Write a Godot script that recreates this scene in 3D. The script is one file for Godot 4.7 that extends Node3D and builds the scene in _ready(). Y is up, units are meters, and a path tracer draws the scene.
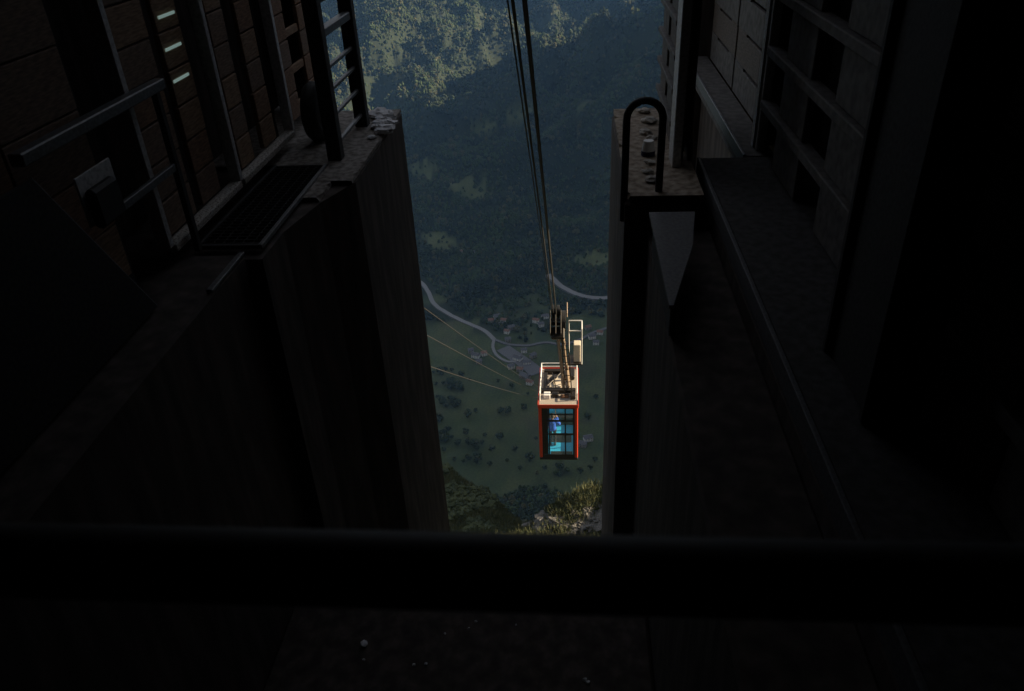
extends Node3D
# Looking down from a cable car station's upper landing, through the dock between two platforms, to a shaded valley.
# Origin = the photographer's eye; platforms lie 2.75 m below it, the valley floor 700 m below it. -z leads out of the dock.

const FOCAL := 778.5                      # pixels, for a 1024 x 691 picture
const PLAT := -2.75
var cam_basis: Basis
var rng := RandomNumberGenerator.new()
var n_big := FastNoiseLite.new()
var n_mid := FastNoiseLite.new()
var n_fine := FastNoiseLite.new()
var n_gully := FastNoiseLite.new()
var n_field := FastNoiseLite.new()
var taken := {}
var M := {}
var clearings := []
var road_cells := {}

func _ready():
	rng.seed = 7
	# ---- camera
	var cam := Camera3D.new()
	cam.name = "camera"
	cam.rotation = Vector3(deg_to_rad(-31.76), deg_to_rad(5.29), deg_to_rad(-2.86))
	cam.near = 0.05
	cam.far = 30000.0
	var lens := CameraAttributesPhysical.new()
	lens.frustum_focal_length = 39.43      # 47.9 degrees of height
	lens.frustum_focus_distance = 33.0
	lens.exposure_aperture = 5.6
	lens.frustum_near = 0.05
	lens.frustum_far = 30000.0
	cam.attributes = lens
	add_child(cam)
	cam.fov = 47.87
	cam_basis = cam.basis
	# ---- sky, air, exposure
	var sm := ProceduralSkyMaterial.new()
	sm.sky_top_color = Color(0.46, 0.47, 0.50)
	sm.sky_horizon_color = Color(0.74, 0.735, 0.73)
	sm.sky_curve = 0.2
	sm.ground_bottom_color = Color(0.12, 0.14, 0.15)
	sm.ground_horizon_color = Color(0.45, 0.53, 0.60)
	sm.sky_energy_multiplier = 0.78
	var sky := Sky.new()
	sky.sky_material = sm
	var env := Environment.new()
	env.background_mode = Environment.BG_SKY
	env.sky = sky
	env.tonemap_mode = Environment.TONE_MAPPER_LINEAR
	env.tonemap_exposure = 2.6
	env.fog_enabled = true
	env.fog_density = 0.000033
	env.fog_light_color = Color(0.48, 0.70, 1.0)
	env.sdfgi_enabled = true
	env.ssao_enabled = true
	env.ssil_enabled = true
	var we := WorldEnvironment.new()
	we.name = "environment"
	we.environment = env
	add_child(we)
	# ---- evening sun, low over the mountain to the west
	var sun := DirectionalLight3D.new()
	sun.name = "sun"
	sun.light_energy = 1.6
	sun.light_color = Color(1.0, 0.91, 0.77)
	sun.light_angular_distance = 0.5
	sun.shadow_enabled = true
	var el := deg_to_rad(21.0)
	var azs := deg_to_rad(82.0)
	var to_sun := Vector3(cos(el) * sin(azs), sin(el), -cos(el) * cos(azs))
	sun.basis = Basis.looking_at(-to_sun, Vector3.UP)
	add_child(sun)

	make_noises()
	make_materials()
	find_clearings()
	build_terrain()
	build_roads()
	build_station_shell()
	build_dock_walls()
	build_timber_wall()
	build_right_side()
	build_rails()
	build_cables()
	build_cable_car()
	build_forest()
	build_village()
	build_meadow_trees()
	build_near_slope()
	build_small_things()

# ------------------------------------------------------------------ helpers
func ray(px: float, py: float) -> Vector3:
	return (cam_basis * Vector3((px - 512.0) / FOCAL, -(py - 345.5) / FOCAL, -1.0)).normalized()

func on_x(px, py, x: float) -> Vector3:
	var d := ray(px, py)
	return d * (x / d.x)

func on_y(px, py, y: float) -> Vector3:
	var d := ray(px, py)
	return d * (y / d.y)

func on_ground(px: float, py: float, from := 650.0) -> Vector3:
	var d := ray(px, py)
	var t := from
	var last := from
	while t < 12000.0:
		var p := d * t
		if p.y < height(p.x, p.z):
			for k in 12:
				var mid := (last + t) * 0.5
				var q := d * mid
				if q.y < height(q.x, q.z):
					t = mid
				else:
					last = mid
			break
		last = t
		t += maxf(1.0, t * 0.006)
	var e := d * t
	return Vector3(e.x, height(e.x, e.z), e.z)

func numbered(n: String) -> String:
	if not taken.has(n):
		taken[n] = 0
		return n
	taken[n] += 1
	return "%s_%03d" % [n, taken[n]]

func st() -> SurfaceTool:
	var s := SurfaceTool.new()
	s.begin(Mesh.PRIMITIVE_TRIANGLES)
	s.set_smooth_group(-1)
	return s

func mesh_of(s: SurfaceTool) -> ArrayMesh:
	s.generate_normals()
	return s.commit()

func obj(called: String, s, mat: Material, parent: Node = null) -> MeshInstance3D:
	var o := MeshInstance3D.new()
	o.mesh = mesh_of(s) if s is SurfaceTool else s
	o.material_override = mat
	if parent == null:
		o.name = numbered(called)
		add_child(o)
	else:
		o.name = called
		parent.add_child(o, true)
	return o

func thing(called: String, label: String, category: String, at := Vector3.ZERO, group := "") -> Node3D:
	var o := Node3D.new()
	o.name = numbered(called)
	o.position = at
	add_child(o)
	tag(o, label, category, group)
	return o

func tag(o: Node, label: String, category: String, group := "") -> Node:
	o.set_meta("label", label)
	o.set_meta("category", category)
	if group != "":
		o.set_meta("group", group)
	return o

func structure(o: Node) -> Node:
	o.set_meta("kind", "structure")
	return o

func copy(src: Node3D, at: Vector3, turn := 0.0, label := "") -> Node3D:
	var c: Node3D = src.duplicate()
	var base := String(src.name)
	if base.length() > 4 and base[-4] == "_" and base.substr(base.length() - 3).is_valid_int():
		base = base.left(-4)
	c.name = numbered(base)
	add_child(c)
	c.position = at
	c.rotation.y = turn
	if label != "":
		c.set_meta("label", label)
	return c

func tri(s: SurfaceTool, a: Vector3, b: Vector3, c: Vector3):
	s.add_vertex(a)
	s.add_vertex(b)
	s.add_vertex(c)

func quad(s: SurfaceTool, a: Vector3, b: Vector3, c: Vector3, d: Vector3):   # clockwise seen from outside
	tri(s, a, b, c)
	tri(s, a, c, d)

# chamfered box
func bbox(s: SurfaceTool, lo: Vector3, hi: Vector3, ch := 0.006, t := Transform3D()):
	var c := (lo + hi) * 0.5
	var h := (hi - lo) * 0.5
	ch = minf(ch, minf(h.x, minf(h.y, h.z)) * 0.6)
	var ax := [Vector3.RIGHT, Vector3.UP, Vector3.BACK]
	var pt := func(sx, sy, sz, f):
		var v := Vector3(sx * (h.x - (0.0 if f == 0 else ch)), sy * (h.y - (0.0 if f == 1 else ch)), sz * (h.z - (0.0 if f == 2 else ch)))
		return t * (c + v)
	var put := func(p: Array, out: Vector3):
		var a: Vector3 = p[0]
		var b: Vector3 = p[1]
		var d: Vector3 = p[2]
		if (b - a).cross(d - a).dot(t.basis * out) > 0.0:
			p.reverse()
		if p.size() == 4:
			quad(s, p[0], p[1], p[2], p[3])
		else:
			tri(s, p[0], p[1], p[2])
	for f in 3:
		var u := (f + 1) % 3
		var v := (f + 2) % 3
		for sg in [-1, 1]:
			var p := []
			for k in [[-1, -1], [1, -1], [1, 1], [-1, 1]]:
				var e := [0, 0, 0]
				e[f] = sg
				e[u] = k[0]
				e[v] = k[1]
				p.append(pt.call(e[0], e[1], e[2], f))
			put.call(p, ax[f] * sg)
	for f in 3:                                   # edges run along axis f
		var u := (f + 1) % 3
		var v := (f + 2) % 3
		for k in [[-1, -1], [1, -1], [1, 1], [-1, 1]]:
			var e := [0, 0, 0]
			e[u] = k[0]
			e[v] = k[1]
			var g: Array = e.duplicate()
			e[f] = -1
			g[f] = 1
			put.call([pt.call(e[0], e[1], e[2], u), pt.call(g[0], g[1], g[2], u), pt.call(g[0], g[1], g[2], v), pt.call(e[0], e[1], e[2], v)], ax[u] * k[0] + ax[v] * k[1])
	for sx in [-1, 1]:
		for sy in [-1, 1]:
			for sz in [-1, 1]:
				put.call([pt.call(sx, sy, sz, 0), pt.call(sx, sy, sz, 1), pt.call(sx, sy, sz, 2)], Vector3(sx, sy, sz))

func tube(s: SurfaceTool, a: Vector3, b: Vector3, r0: float, r1 := -1.0, sides := 10, caps := true):
	if r1 < 0.0:
		r1 = r0
	var d := (b - a).normalized()
	var u := d.cross(Vector3.UP if absf(d.y) < 0.9 else Vector3.RIGHT).normalized()
	var v := d.cross(u)
	for k in sides:
		var q0 := TAU * k / sides
		var q1 := TAU * (k + 1) / sides
		var e0 := u * cos(q0) + v * sin(q0)
		var e1 := u * cos(q1) + v * sin(q1)
		s.set_smooth_group(1)
		quad(s, a + e0 * r0, b + e0 * r1, b + e1 * r1, a + e1 * r0)
		s.set_smooth_group(-1)
		if caps:
			tri(s, a, a + e0 * r0, a + e1 * r0)
			tri(s, b, b + e1 * r1, b + e0 * r1)

func path_tube(s: SurfaceTool, pts: Array, r: float, sides := 10):
	var rings := []
	var side := Vector3.ZERO
	for i in pts.size():
		var d: Vector3 = (pts[mini(i + 1, pts.size() - 1)] - pts[maxi(i - 1, 0)]).normalized()
		if i == 0:
			side = d.cross(Vector3.UP if absf(d.y) < 0.9 else Vector3.RIGHT).normalized()
		side = (side - d * side.dot(d)).normalized()
		var v := d.cross(side)
		var ring := []
		for k in sides:
			var q := TAU * k / sides
			ring.append(pts[i] + (side * cos(q) + v * sin(q)) * r)
		rings.append(ring)
	s.set_smooth_group(1)
	for i in rings.size() - 1:
		for k in sides:
			var k1 := (k + 1) % sides
			quad(s, rings[i][k], rings[i + 1][k], rings[i + 1][k1], rings[i][k1])
	s.set_smooth_group(-1)
	for k in sides:
		var k1 := (k + 1) % sides
		tri(s, pts[0], rings[0][k], rings[0][k1])
		tri(s, pts[-1], rings[-1][k1], rings[-1][k])

# lumpy ball: octahedron split twice, pushed about
func blob(s: SurfaceTool, c: Vector3, rad: Vector3, rough: float, splits := 1, smooth := true):
	var f := [[Vector3.UP, Vector3.RIGHT, Vector3.BACK], [Vector3.UP, Vector3.BACK, Vector3.LEFT], [Vector3.UP, Vector3.LEFT, Vector3.FORWARD], [Vector3.UP, Vector3.FORWARD, Vector3.RIGHT],
		[Vector3.DOWN, Vector3.BACK, Vector3.RIGHT], [Vector3.DOWN, Vector3.LEFT, Vector3.BACK], [Vector3.DOWN, Vector3.FORWARD, Vector3.LEFT], [Vector3.DOWN, Vector3.RIGHT, Vector3.FORWARD]]
	for k in splits:
		var g := []
		for t in f:
			var ab: Vector3 = (t[0] + t[1]).normalized()
			var bc: Vector3 = (t[1] + t[2]).normalized()
			var ca: Vector3 = (t[2] + t[0]).normalized()
			g.append_array([[t[0], ab, ca], [ab, t[1], bc], [ca, bc, t[2]], [ab, bc, ca]])
		f = g
	var off := Vector3(rng.randf(), rng.randf(), rng.randf()) * 100.0
	var put := func(d: Vector3) -> Vector3:
		return c + d * rad * (1.0 + rough * n_fine.get_noise_3dv(d * 45.0 + off * 10.0) * 2.0)
	s.set_smooth_group(1 if smooth else -1)
	for t in f:
		var a: Vector3 = put.call(t[0])
		var b: Vector3 = put.call(t[1])
		var e: Vector3 = put.call(t[2])
		if (b - a).cross(e - a).dot((a + b + e) / 3.0 - c) > 0.0:
			tri(s, a, e, b)
		else:
			tri(s, a, b, e)
	s.set_smooth_group(-1)

# ------------------------------------------------------------------ noise and materials
func make_noises():
	for a in [[n_big, 11, 1.0 / 900.0, 4], [n_mid, 12, 1.0 / 180.0, 4], [n_fine, 13, 1.0 / 22.0, 3]]:
		a[0].seed = a[1]
		a[0].noise_type = FastNoiseLite.TYPE_SIMPLEX_SMOOTH
		a[0].frequency = a[2]
		a[0].fractal_octaves = a[3]
	n_field.seed = 5
	n_field.noise_type = FastNoiseLite.TYPE_CELLULAR
	n_field.cellular_return_type = FastNoiseLite.RETURN_CELL_VALUE
	n_field.frequency = 1.0 / 75.0
	n_gully.seed = 21
	n_gully.noise_type = FastNoiseLite.TYPE_SIMPLEX_SMOOTH
	n_gully.fractal_type = FastNoiseLite.FRACTAL_RIDGED
	n_gully.frequency = 1.0 / 520.0
	n_gully.fractal_octaves = 3

func noise_tex(sd: int, freq: float, lo: Color, hi: Color, size := 512, octaves := 5, mid = null) -> NoiseTexture2D:
	var n := FastNoiseLite.new()
	n.seed = sd
	n.noise_type = FastNoiseLite.TYPE_SIMPLEX_SMOOTH
	n.frequency = freq
	n.fractal_octaves = octaves
	var g := Gradient.new()
	g.offsets = PackedFloat32Array([0.15, 0.5, 0.85])
	g.colors = PackedColorArray([lo.linear_to_srgb(), (mid if mid != null else lo.lerp(hi, 0.5)).linear_to_srgb(), hi.linear_to_srgb()])
	var t := NoiseTexture2D.new()
	t.width = size
	t.height = size
	t.seamless = true
	t.noise = n
	t.color_ramp = g
	return t

func grey(v: float) -> Color:
	return Color(v, v, v)

# linear colours in; world-mapped grain from noise
func mat(called: String, lo: Color, hi: Color, scale := 1.0, rough := 0.8, bump := 0.0, metal := 0.0, freq := 0.012, sd := 1, mid = null) -> StandardMaterial3D:
	var m := StandardMaterial3D.new()
	m.resource_name = called
	m.albedo_color = Color.WHITE
	m.albedo_texture = noise_tex(sd, freq, lo, hi, 512, 5, mid)
	m.uv1_triplanar = true
	m.uv1_world_triplanar = true
	m.uv1_scale = Vector3.ONE * scale
	m.roughness = rough
	m.metallic = metal
	if bump > 0.0:
		m.heightmap_enabled = true         # relief in centimetres
		m.heightmap_texture = m.albedo_texture
		m.heightmap_scale = bump
	M[called] = m
	return m

func flat(called: String, c: Color, rough := 0.7, metal := 0.0) -> StandardMaterial3D:
	var m := StandardMaterial3D.new()
	m.resource_name = called
	m.albedo_color = c.linear_to_srgb()
	m.roughness = rough
	m.metallic = metal
	M[called] = m
	return m

func make_materials():
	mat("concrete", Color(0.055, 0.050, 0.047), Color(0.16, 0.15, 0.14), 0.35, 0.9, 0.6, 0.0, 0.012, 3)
	mat("soot_shade_concrete", Color(0.036, 0.028, 0.024), Color(0.105, 0.083, 0.072), 0.3, 0.9, 0.5, 0.0, 0.014, 4, Color(0.062, 0.049, 0.042))  # soot-streaked concrete, base colour darkened to stand in for shade in the dock
	M.soot_shade_concrete.uv1_scale = Vector3(0.6, 0.10, 0.6)
	mat("worn_top", Color(0.13, 0.115, 0.10), Color(0.36, 0.33, 0.30), 0.9, 0.9, 0.8, 0.0, 0.02, 5)
	mat("rusty_top", Color(0.17, 0.125, 0.085), Color(0.46, 0.38, 0.29), 0.8, 0.9, 0.8, 0.0, 0.02, 6)
	mat("timber_a", Color(0.15, 0.080, 0.045), Color(0.35, 0.20, 0.118), 1.0, 0.75, 0.25, 0.0, 0.02, 7)
	M.timber_a.uv1_scale = Vector3(1.0, 5.0, 0.7)
	mat("timber_b", Color(0.18, 0.108, 0.064), Color(0.40, 0.255, 0.155), 1.0, 0.75, 0.25, 0.0, 0.02, 8)
	M.timber_b.uv1_scale = Vector3(1.0, 4.0, 0.6)
	mat("timber_c", Color(0.13, 0.084, 0.058), Color(0.30, 0.20, 0.14), 1.0, 0.75, 0.25, 0.0, 0.02, 9)
	M.timber_c.uv1_scale = Vector3(1.0, 5.5, 0.8)
	mat("panel_grey", Color(0.070, 0.064, 0.060), Color(0.145, 0.135, 0.126), 0.8, 0.75, 0.3, 0.0, 0.015, 10)
	mat("panel_brown", Color(0.075, 0.060, 0.050), Color(0.145, 0.118, 0.10), 0.8, 0.75, 0.3, 0.0, 0.02, 11)
	M.panel_brown.uv1_scale = Vector3(1.0, 4.0, 0.7)
	mat("pale_steel", Color(0.45, 0.455, 0.45), Color(0.76, 0.76, 0.75), 1.2, 0.5, 0.1, 0.0, 0.03, 12, Color(0.68, 0.685, 0.68))
	mat("chipped_sill", Color(0.16, 0.13, 0.10), Color(0.72, 0.69, 0.63), 2.2, 0.7, 0.3, 0.0, 0.03, 13, Color(0.58, 0.55, 0.50))
	mat("dark_steel", Color(0.016, 0.016, 0.017), Color(0.040, 0.038, 0.037), 1.5, 0.8, 0.1, 0.0, 0.03, 14)
	mat("grey_steel", Color(0.11, 0.115, 0.12), Color(0.22, 0.225, 0.23), 1.5, 0.45, 0.1, 0.3, 0.03, 15)
	mat("worn_plate", Color(0.055, 0.056, 0.06), Color(0.125, 0.127, 0.132), 1.5, 0.6, 0.2, 0.0, 0.03, 36)
	mat("deck", Color(0.040, 0.038, 0.037), Color(0.085, 0.082, 0.08), 0.9, 0.9, 0.4, 0.0, 0.02, 16)  # plate colour kept low to stand in for shade under the roof
	flat("black_rubber", Color(0.012, 0.012, 0.012), 0.7)
	flat("rope_steel", Color(0.030, 0.029, 0.028), 0.6, 0.0)
	flat("rail_paint", Color(0.02, 0.02, 0.021), 0.65)
	mat("cabin_red", Color(0.50, 0.040, 0.016), Color(0.60, 0.055, 0.024), 1.5, 0.38, 0.0, 0.0, 0.02, 17)
	mat("cabin_roof", Color(0.20, 0.165, 0.13), Color(0.56, 0.51, 0.45), 2.2, 0.6, 0.2, 0.0, 0.03, 18)
	flat("white_paint", Color(0.74, 0.73, 0.70), 0.45)
	flat("cream_paint", Color(0.66, 0.58, 0.46), 0.5)
	flat("hanger_tan", Color(0.30, 0.22, 0.15), 0.55)
	flat("frame_black", Color(0.012, 0.012, 0.013), 0.4)
	flat("turquoise", Color(0.035, 0.42, 0.68), 0.5)
	flat("greasy_steel", Color(0.03, 0.026, 0.022), 0.4, 0.5)
	flat("rust_brown", Color(0.16, 0.075, 0.035), 0.7)
	var gl := flat("glass", Color(0.75, 0.95, 0.97), 0.03)
	gl.albedo_color = Color(0.7, 0.92, 0.95, 0.06)
	gl.transparency = BaseMaterial3D.TRANSPARENCY_ALPHA
	var lit := flat("daylight_glow", Color(0.5, 0.6, 0.56), 0.4)  # emission stands in for daylight behind the planks
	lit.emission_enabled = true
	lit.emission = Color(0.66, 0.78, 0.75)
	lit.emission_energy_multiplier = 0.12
	flat("jacket", Color(0.02, 0.12, 0.62), 0.8)
	flat("trousers", Color(0.02, 0.022, 0.03), 0.85)
	flat("skin", Color(0.46, 0.28, 0.20), 0.6)
	flat("hair", Color(0.02, 0.014, 0.01), 0.7)
	# valley
	var gm := StandardMaterial3D.new()
	gm.resource_name = "ground"
	gm.vertex_color_use_as_albedo = true
	gm.albedo_texture = noise_tex(30, 0.02, grey(0.62), grey(1.0), 512)
	gm.uv1_triplanar = true
	gm.uv1_world_triplanar = true
	gm.uv1_scale = Vector3.ONE * 0.02
	gm.roughness = 0.95
	M.ground = gm
	for k in ["leaf", "grass_blade"]:
		var lm := StandardMaterial3D.new()
		lm.resource_name = k
		lm.vertex_color_use_as_albedo = true
		lm.roughness = 0.85
		M[k] = lm
	mat("road", Color(0.14, 0.14, 0.14), Color(0.30, 0.295, 0.29), 0.12, 0.9, 0.0, 0.0, 0.02, 31)
	mat("asphalt", Color(0.10, 0.10, 0.105), Color(0.17, 0.17, 0.175), 0.05, 0.9, 0.0, 0.0, 0.02, 32)
	flat("render_wall", Color(0.72, 0.71, 0.68), 0.9)
	flat("stone_wall", Color(0.30, 0.28, 0.25), 0.9)
	flat("slate_roof", Color(0.11, 0.11, 0.12), 0.7)
	flat("tile_roof", Color(0.22, 0.12, 0.085), 0.8)
	flat("window_dark", Color(0.02, 0.025, 0.03), 0.2)
	flat("bark", Color(0.07, 0.055, 0.04), 0.9)
	mat("limestone", Color(0.07, 0.067, 0.06), Color(0.20, 0.19, 0.175), 0.4, 0.9, 4.0, 0.0, 0.02, 33)
	mat("limestone_chip", Color(0.34, 0.30, 0.25), Color(0.60, 0.56, 0.50), 3.0, 0.9, 0.4, 0.0, 0.02, 35)
	mat("pale_stone", Color(0.55, 0.55, 0.57), Color(0.82, 0.82, 0.83), 3.0, 0.85, 0.4, 0.0, 0.02, 34)

# ------------------------------------------------------------------ terrain
const PROFILE := [[0.0, -14.0], [12.0, -17.0], [30.0, -36.0], [60.0, -63.0], [76.0, -75.0], [108.0, -92.5], [122.0, -106.0], [150.0, -160.0], [300.0, -470.0], [500.0, -630.0], [760.0, -694.0], [1250.0, -700.0],
	[1450.0, -690.0], [1750.0, -655.0], [2100.0, -618.0], [2600.0, -575.0], [3200.0, -560.0], [3900.0, -430.0], [5000.0, -60.0], [7000.0, 400.0], [9500.0, 500.0], [30000.0, 500.0]]

const CREST := [[-9000.0, 200.0], [0.0, 240.0], [2420.0, 240.0], [2600.0, 60.0], [2960.0, 20.0], [3260.0, 20.0], [3520.0, 480.0], [3750.0, 560.0], [20000.0, 560.0]]
const EDGE := [[-181.0, 0.0], [-12.0, 0.0], [-8.5, 0.25], [-5.5, 0.7], [-3.0, 3.0], [181.0, 3.0]]
const SPUR := [[-9000.0, 0.0], [-420.0, 0.0], [-208.0, 26.0], [-101.0, 55.0], [79.0, 80.0], [225.0, 138.0], [400.0, 183.0], [800.0, 260.0], [9000.0, 260.0]]

func table(t: Array, x: float) -> float:
	for i in t.size() - 1:
		if x < t[i + 1][0]:
			return lerpf(t[i][1], t[i + 1][1], (x - t[i][0]) / (t[i + 1][0] - t[i][0]))
	return t[-1][1]

func profile(r: float) -> float:
	for i in PROFILE.size() - 1:
		if r < PROFILE[i + 1][0]:
			var a: Array = PROFILE[i]
			var b: Array = PROFILE[i + 1]
			return lerpf(a[1], b[1], (r - a[0]) / (b[0] - a[0]))
	return 800.0

func height(x: float, z: float) -> float:
	var r := sqrt(x * x + z * z)
	var az := rad_to_deg(atan2(x, -z))
	var h := profile(r if r < 74.0 else r + minf(250.0, (r - 74.0) * table(EDGE, az)) * (1.0 - smoothstep(350.0, 700.0, r)))
	if r > 900.0:
		var far := smoothstep(1200.0, 2300.0, r)
		h += far * (n_big.get_noise_2d(x, z) * 70.0 + (n_gully.get_noise_2d(x, z) - 0.2) * 75.0) + smoothstep(900.0, 1500.0, r) * n_mid.get_noise_2d(x, z) * (12.0 + 75.0 * smoothstep(2000.0, 2600.0, r))
		# slanting ribs of the wooded slopes
		var ph := (x * 0.42 + z * 0.91) / 430.0 + n_big.get_noise_2d(x + 5000.0, z) * 1.3
		h += (pow(1.0 - absf(sin(ph * PI)), 1.3) - 0.35) * (70.0 + 40.0 * n_mid.get_noise_2d(x * 0.5, z * 0.5 + 800.0)) * smoothstep(1500.0, 1900.0, r) * (1.0 - smoothstep(2500.0, 3100.0, r) * 0.6)
		# spur that climbs to the west
		var zc := -2486.0 - (261.0 - x) * 0.33
		var dz := z - zc
		h += table(SPUR, x) * exp(-(dz / (330.0 if dz > 0.0 else 200.0)) ** 2)
		# wooded hill on the far side of the side valley
		h += 110.0 * exp(-((x + 620.0) / 420.0) ** 2 - ((z + 3050.0) / 430.0) ** 2)
	# western mountain, which shades the valley
	if x > 280.0 and z < 400.0:
		var crest := table(CREST, -z) + n_mid.get_noise_2d(z * 0.7, 77.0) * 55.0 + n_mid.get_noise_2d(z * 3.0, 177.0) * 60.0
		var up := smoothstep(280.0, 1600.0, x)
		if r > 200.0:
			h = maxf(h, lerpf(h, crest + n_mid.get_noise_2d(x, z) * 40.0, up * smoothstep(200.0, 700.0, r)))
	# crag west of the brow, which keeps the sun off the grass
	if r > 30.0 and r < 200.0 and x > 12.0:
		h = maxf(h, lerpf(h, -45.8 + n_fine.get_noise_2d(x, z) * 0.6, exp(-((x - 44.0) / 15.0) ** 2 - ((z + 100.0) / 62.0) ** 4)))
	# rock rib below the station
	if r < 160.0:
		h += 7.2 * smoothstep(-7.5, 2.5, az) * (1.0 - smoothstep(6.0, 14.0, az)) * exp(-((r - 70.0 - az * 0.5) / 4.5) ** 2)
		h += n_fine.get_noise_2d(x, z) * 1.5 * smoothstep(20.0, 50.0, r) + n_fine.get_noise_2d(x * 4.0, z * 4.0) * 0.35
	# mountainside behind the station
	var back := smoothstep(60.0, 100.0, absf(az)) * (1.0 - smoothstep(300.0, 900.0, x) * (1.0 if z < 400.0 else 0.0))
	if back > 0.0:
		h = lerpf(h, -14.0 + r * 0.16, back)
	return h

func find_clearings():
	# [px, py, half width m, half depth m]
	for c in [[465, 190, 75, 34], [440, 240, 40, 26], [592, 260, 60, 30], [440, 335, 70, 60], [420, 172, 40, 25], [430, 300, 30, 20], [560, 345, 70, 35], [590, 322, 50, 30], [525, 116, 50, 12], [482, 129, 40, 11], [552, 109, 45, 11], [588, 104, 40, 10]]:
		var p := on_ground(c[0], c[1])
		clearings.append([p.x, p.z, float(c[2]), float(c[3])])

func open_ground(x: float, z: float) -> float:      # 1 = meadow, 0 = wood
	var r := sqrt(x * x + z * z)
	var o := 1.0 - smoothstep(1180.0, 1300.0, r + n_mid.get_noise_2d(x + 300.0, z) * 160.0)
	if r < 950.0:
		o = smoothstep(745.0, 770.0, r + n_mid.get_noise_2d(x * 2.0 + 700.0, z * 2.0) * 70.0)
	for c in clearings:
		var q: float = sqrt(((x - c[0]) / c[2]) ** 2 + ((z - c[1]) / c[3]) ** 2) + n_mid.get_noise_2d(x * 2.0, z * 2.0) * 0.6 + n_fine.get_noise_2d(x, z) * 0.7
		o = maxf(o, 1.0 - smoothstep(0.85, 1.0, q))
	return o

func build_terrain():
	var az := PackedFloat32Array()
	var a := -180.0
	while a < 180.0:
		az.append(a)
		a += 0.16 if a > -20.0 and a < 11.0 else (1.0 if absf(a) < 40.0 else 3.0)
	az.append(180.0)
	var rr := PackedFloat32Array()
	var r := 8.0
	while r < 8000.0:
		rr.append(r)
		r *= 1.0125 if r < 5000.0 else 1.06
	var nc := az.size()
	var v := PackedVector3Array()
	var col := PackedColorArray()
	v.resize(nc * rr.size())
	col.resize(v.size())
	for i in rr.size():
		for j in nc:
			var q := deg_to_rad(az[j])
			var x := sin(q) * rr[i]
			var z := -cos(q) * rr[i]
			v[i * nc + j] = Vector3(x, height(x, z), z)
			var fine := az[j] > -21.0 and az[j] < 12.0
			var o := open_ground(x, z) if fine and rr[i] > 600.0 else 0.0
			var k := n_mid.get_noise_2d(x * 3.0, z * 3.0 + 500.0)
			var g := Color(0.050, 0.078, 0.023).lerp(Color(0.085, 0.108, 0.036), clampf(0.5 + k, 0.0, 1.0))
			g = g.lerp(Color(0.085, 0.08, 0.045), smoothstep(0.2, 0.5, n_mid.get_noise_2d(x * 1.7 + 50.0, z * 1.7)) * 0.5)
			var fld := n_field.get_noise_2d(x + n_mid.get_noise_2d(x, z) * 20.0, z * 0.8)
			g = g.lerp(Color(0.105, 0.115, 0.042) if fld > 0.0 else Color(0.034, 0.055, 0.018), absf(fld) * 0.75)
			if rr[i] > 1400.0:
				g = Color(0.080, 0.105, 0.036).lerp(Color(0.135, 0.155, 0.060), clampf(0.5 + k, 0.0, 1.0))
			var w := Color(0.022, 0.032, 0.012)
			var c := w.lerp(g, o)
			if rr[i] < 600.0:
				c = Color(0.040, 0.050, 0.022).lerp(Color(0.12, 0.115, 0.10), smoothstep(0.15, 0.40, n_fine.get_noise_2d(x * 0.7, z * 0.7)) * smoothstep(-9.0, -5.0, az[j]))
				if rr[i] > 125.0:
					c = Color(0.30, 0.29, 0.27).lerp(Color(0.10, 0.11, 0.06), smoothstep(-0.2, 0.3, k))
			col[i * nc + j] = c
	var idx := PackedInt32Array()
	for i in rr.size() - 1:
		for j in nc - 1:
			var p := i * nc + j
			idx.append_array([p, p + nc, p + nc + 1, p, p + nc + 1, p + 1])
	var arr := []
	arr.resize(Mesh.ARRAY_MAX)
	arr[Mesh.ARRAY_VERTEX] = v
	arr[Mesh.ARRAY_COLOR] = col
	arr[Mesh.ARRAY_INDEX] = idx
	var am := ArrayMesh.new()
	am.add_surface_from_arrays(Mesh.PRIMITIVE_TRIANGLES, arr)
	var s := SurfaceTool.new()
	s.create_from(am, 0)
	s.generate_normals()
	structure(obj("terrain", s.commit(), M.ground))

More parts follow.
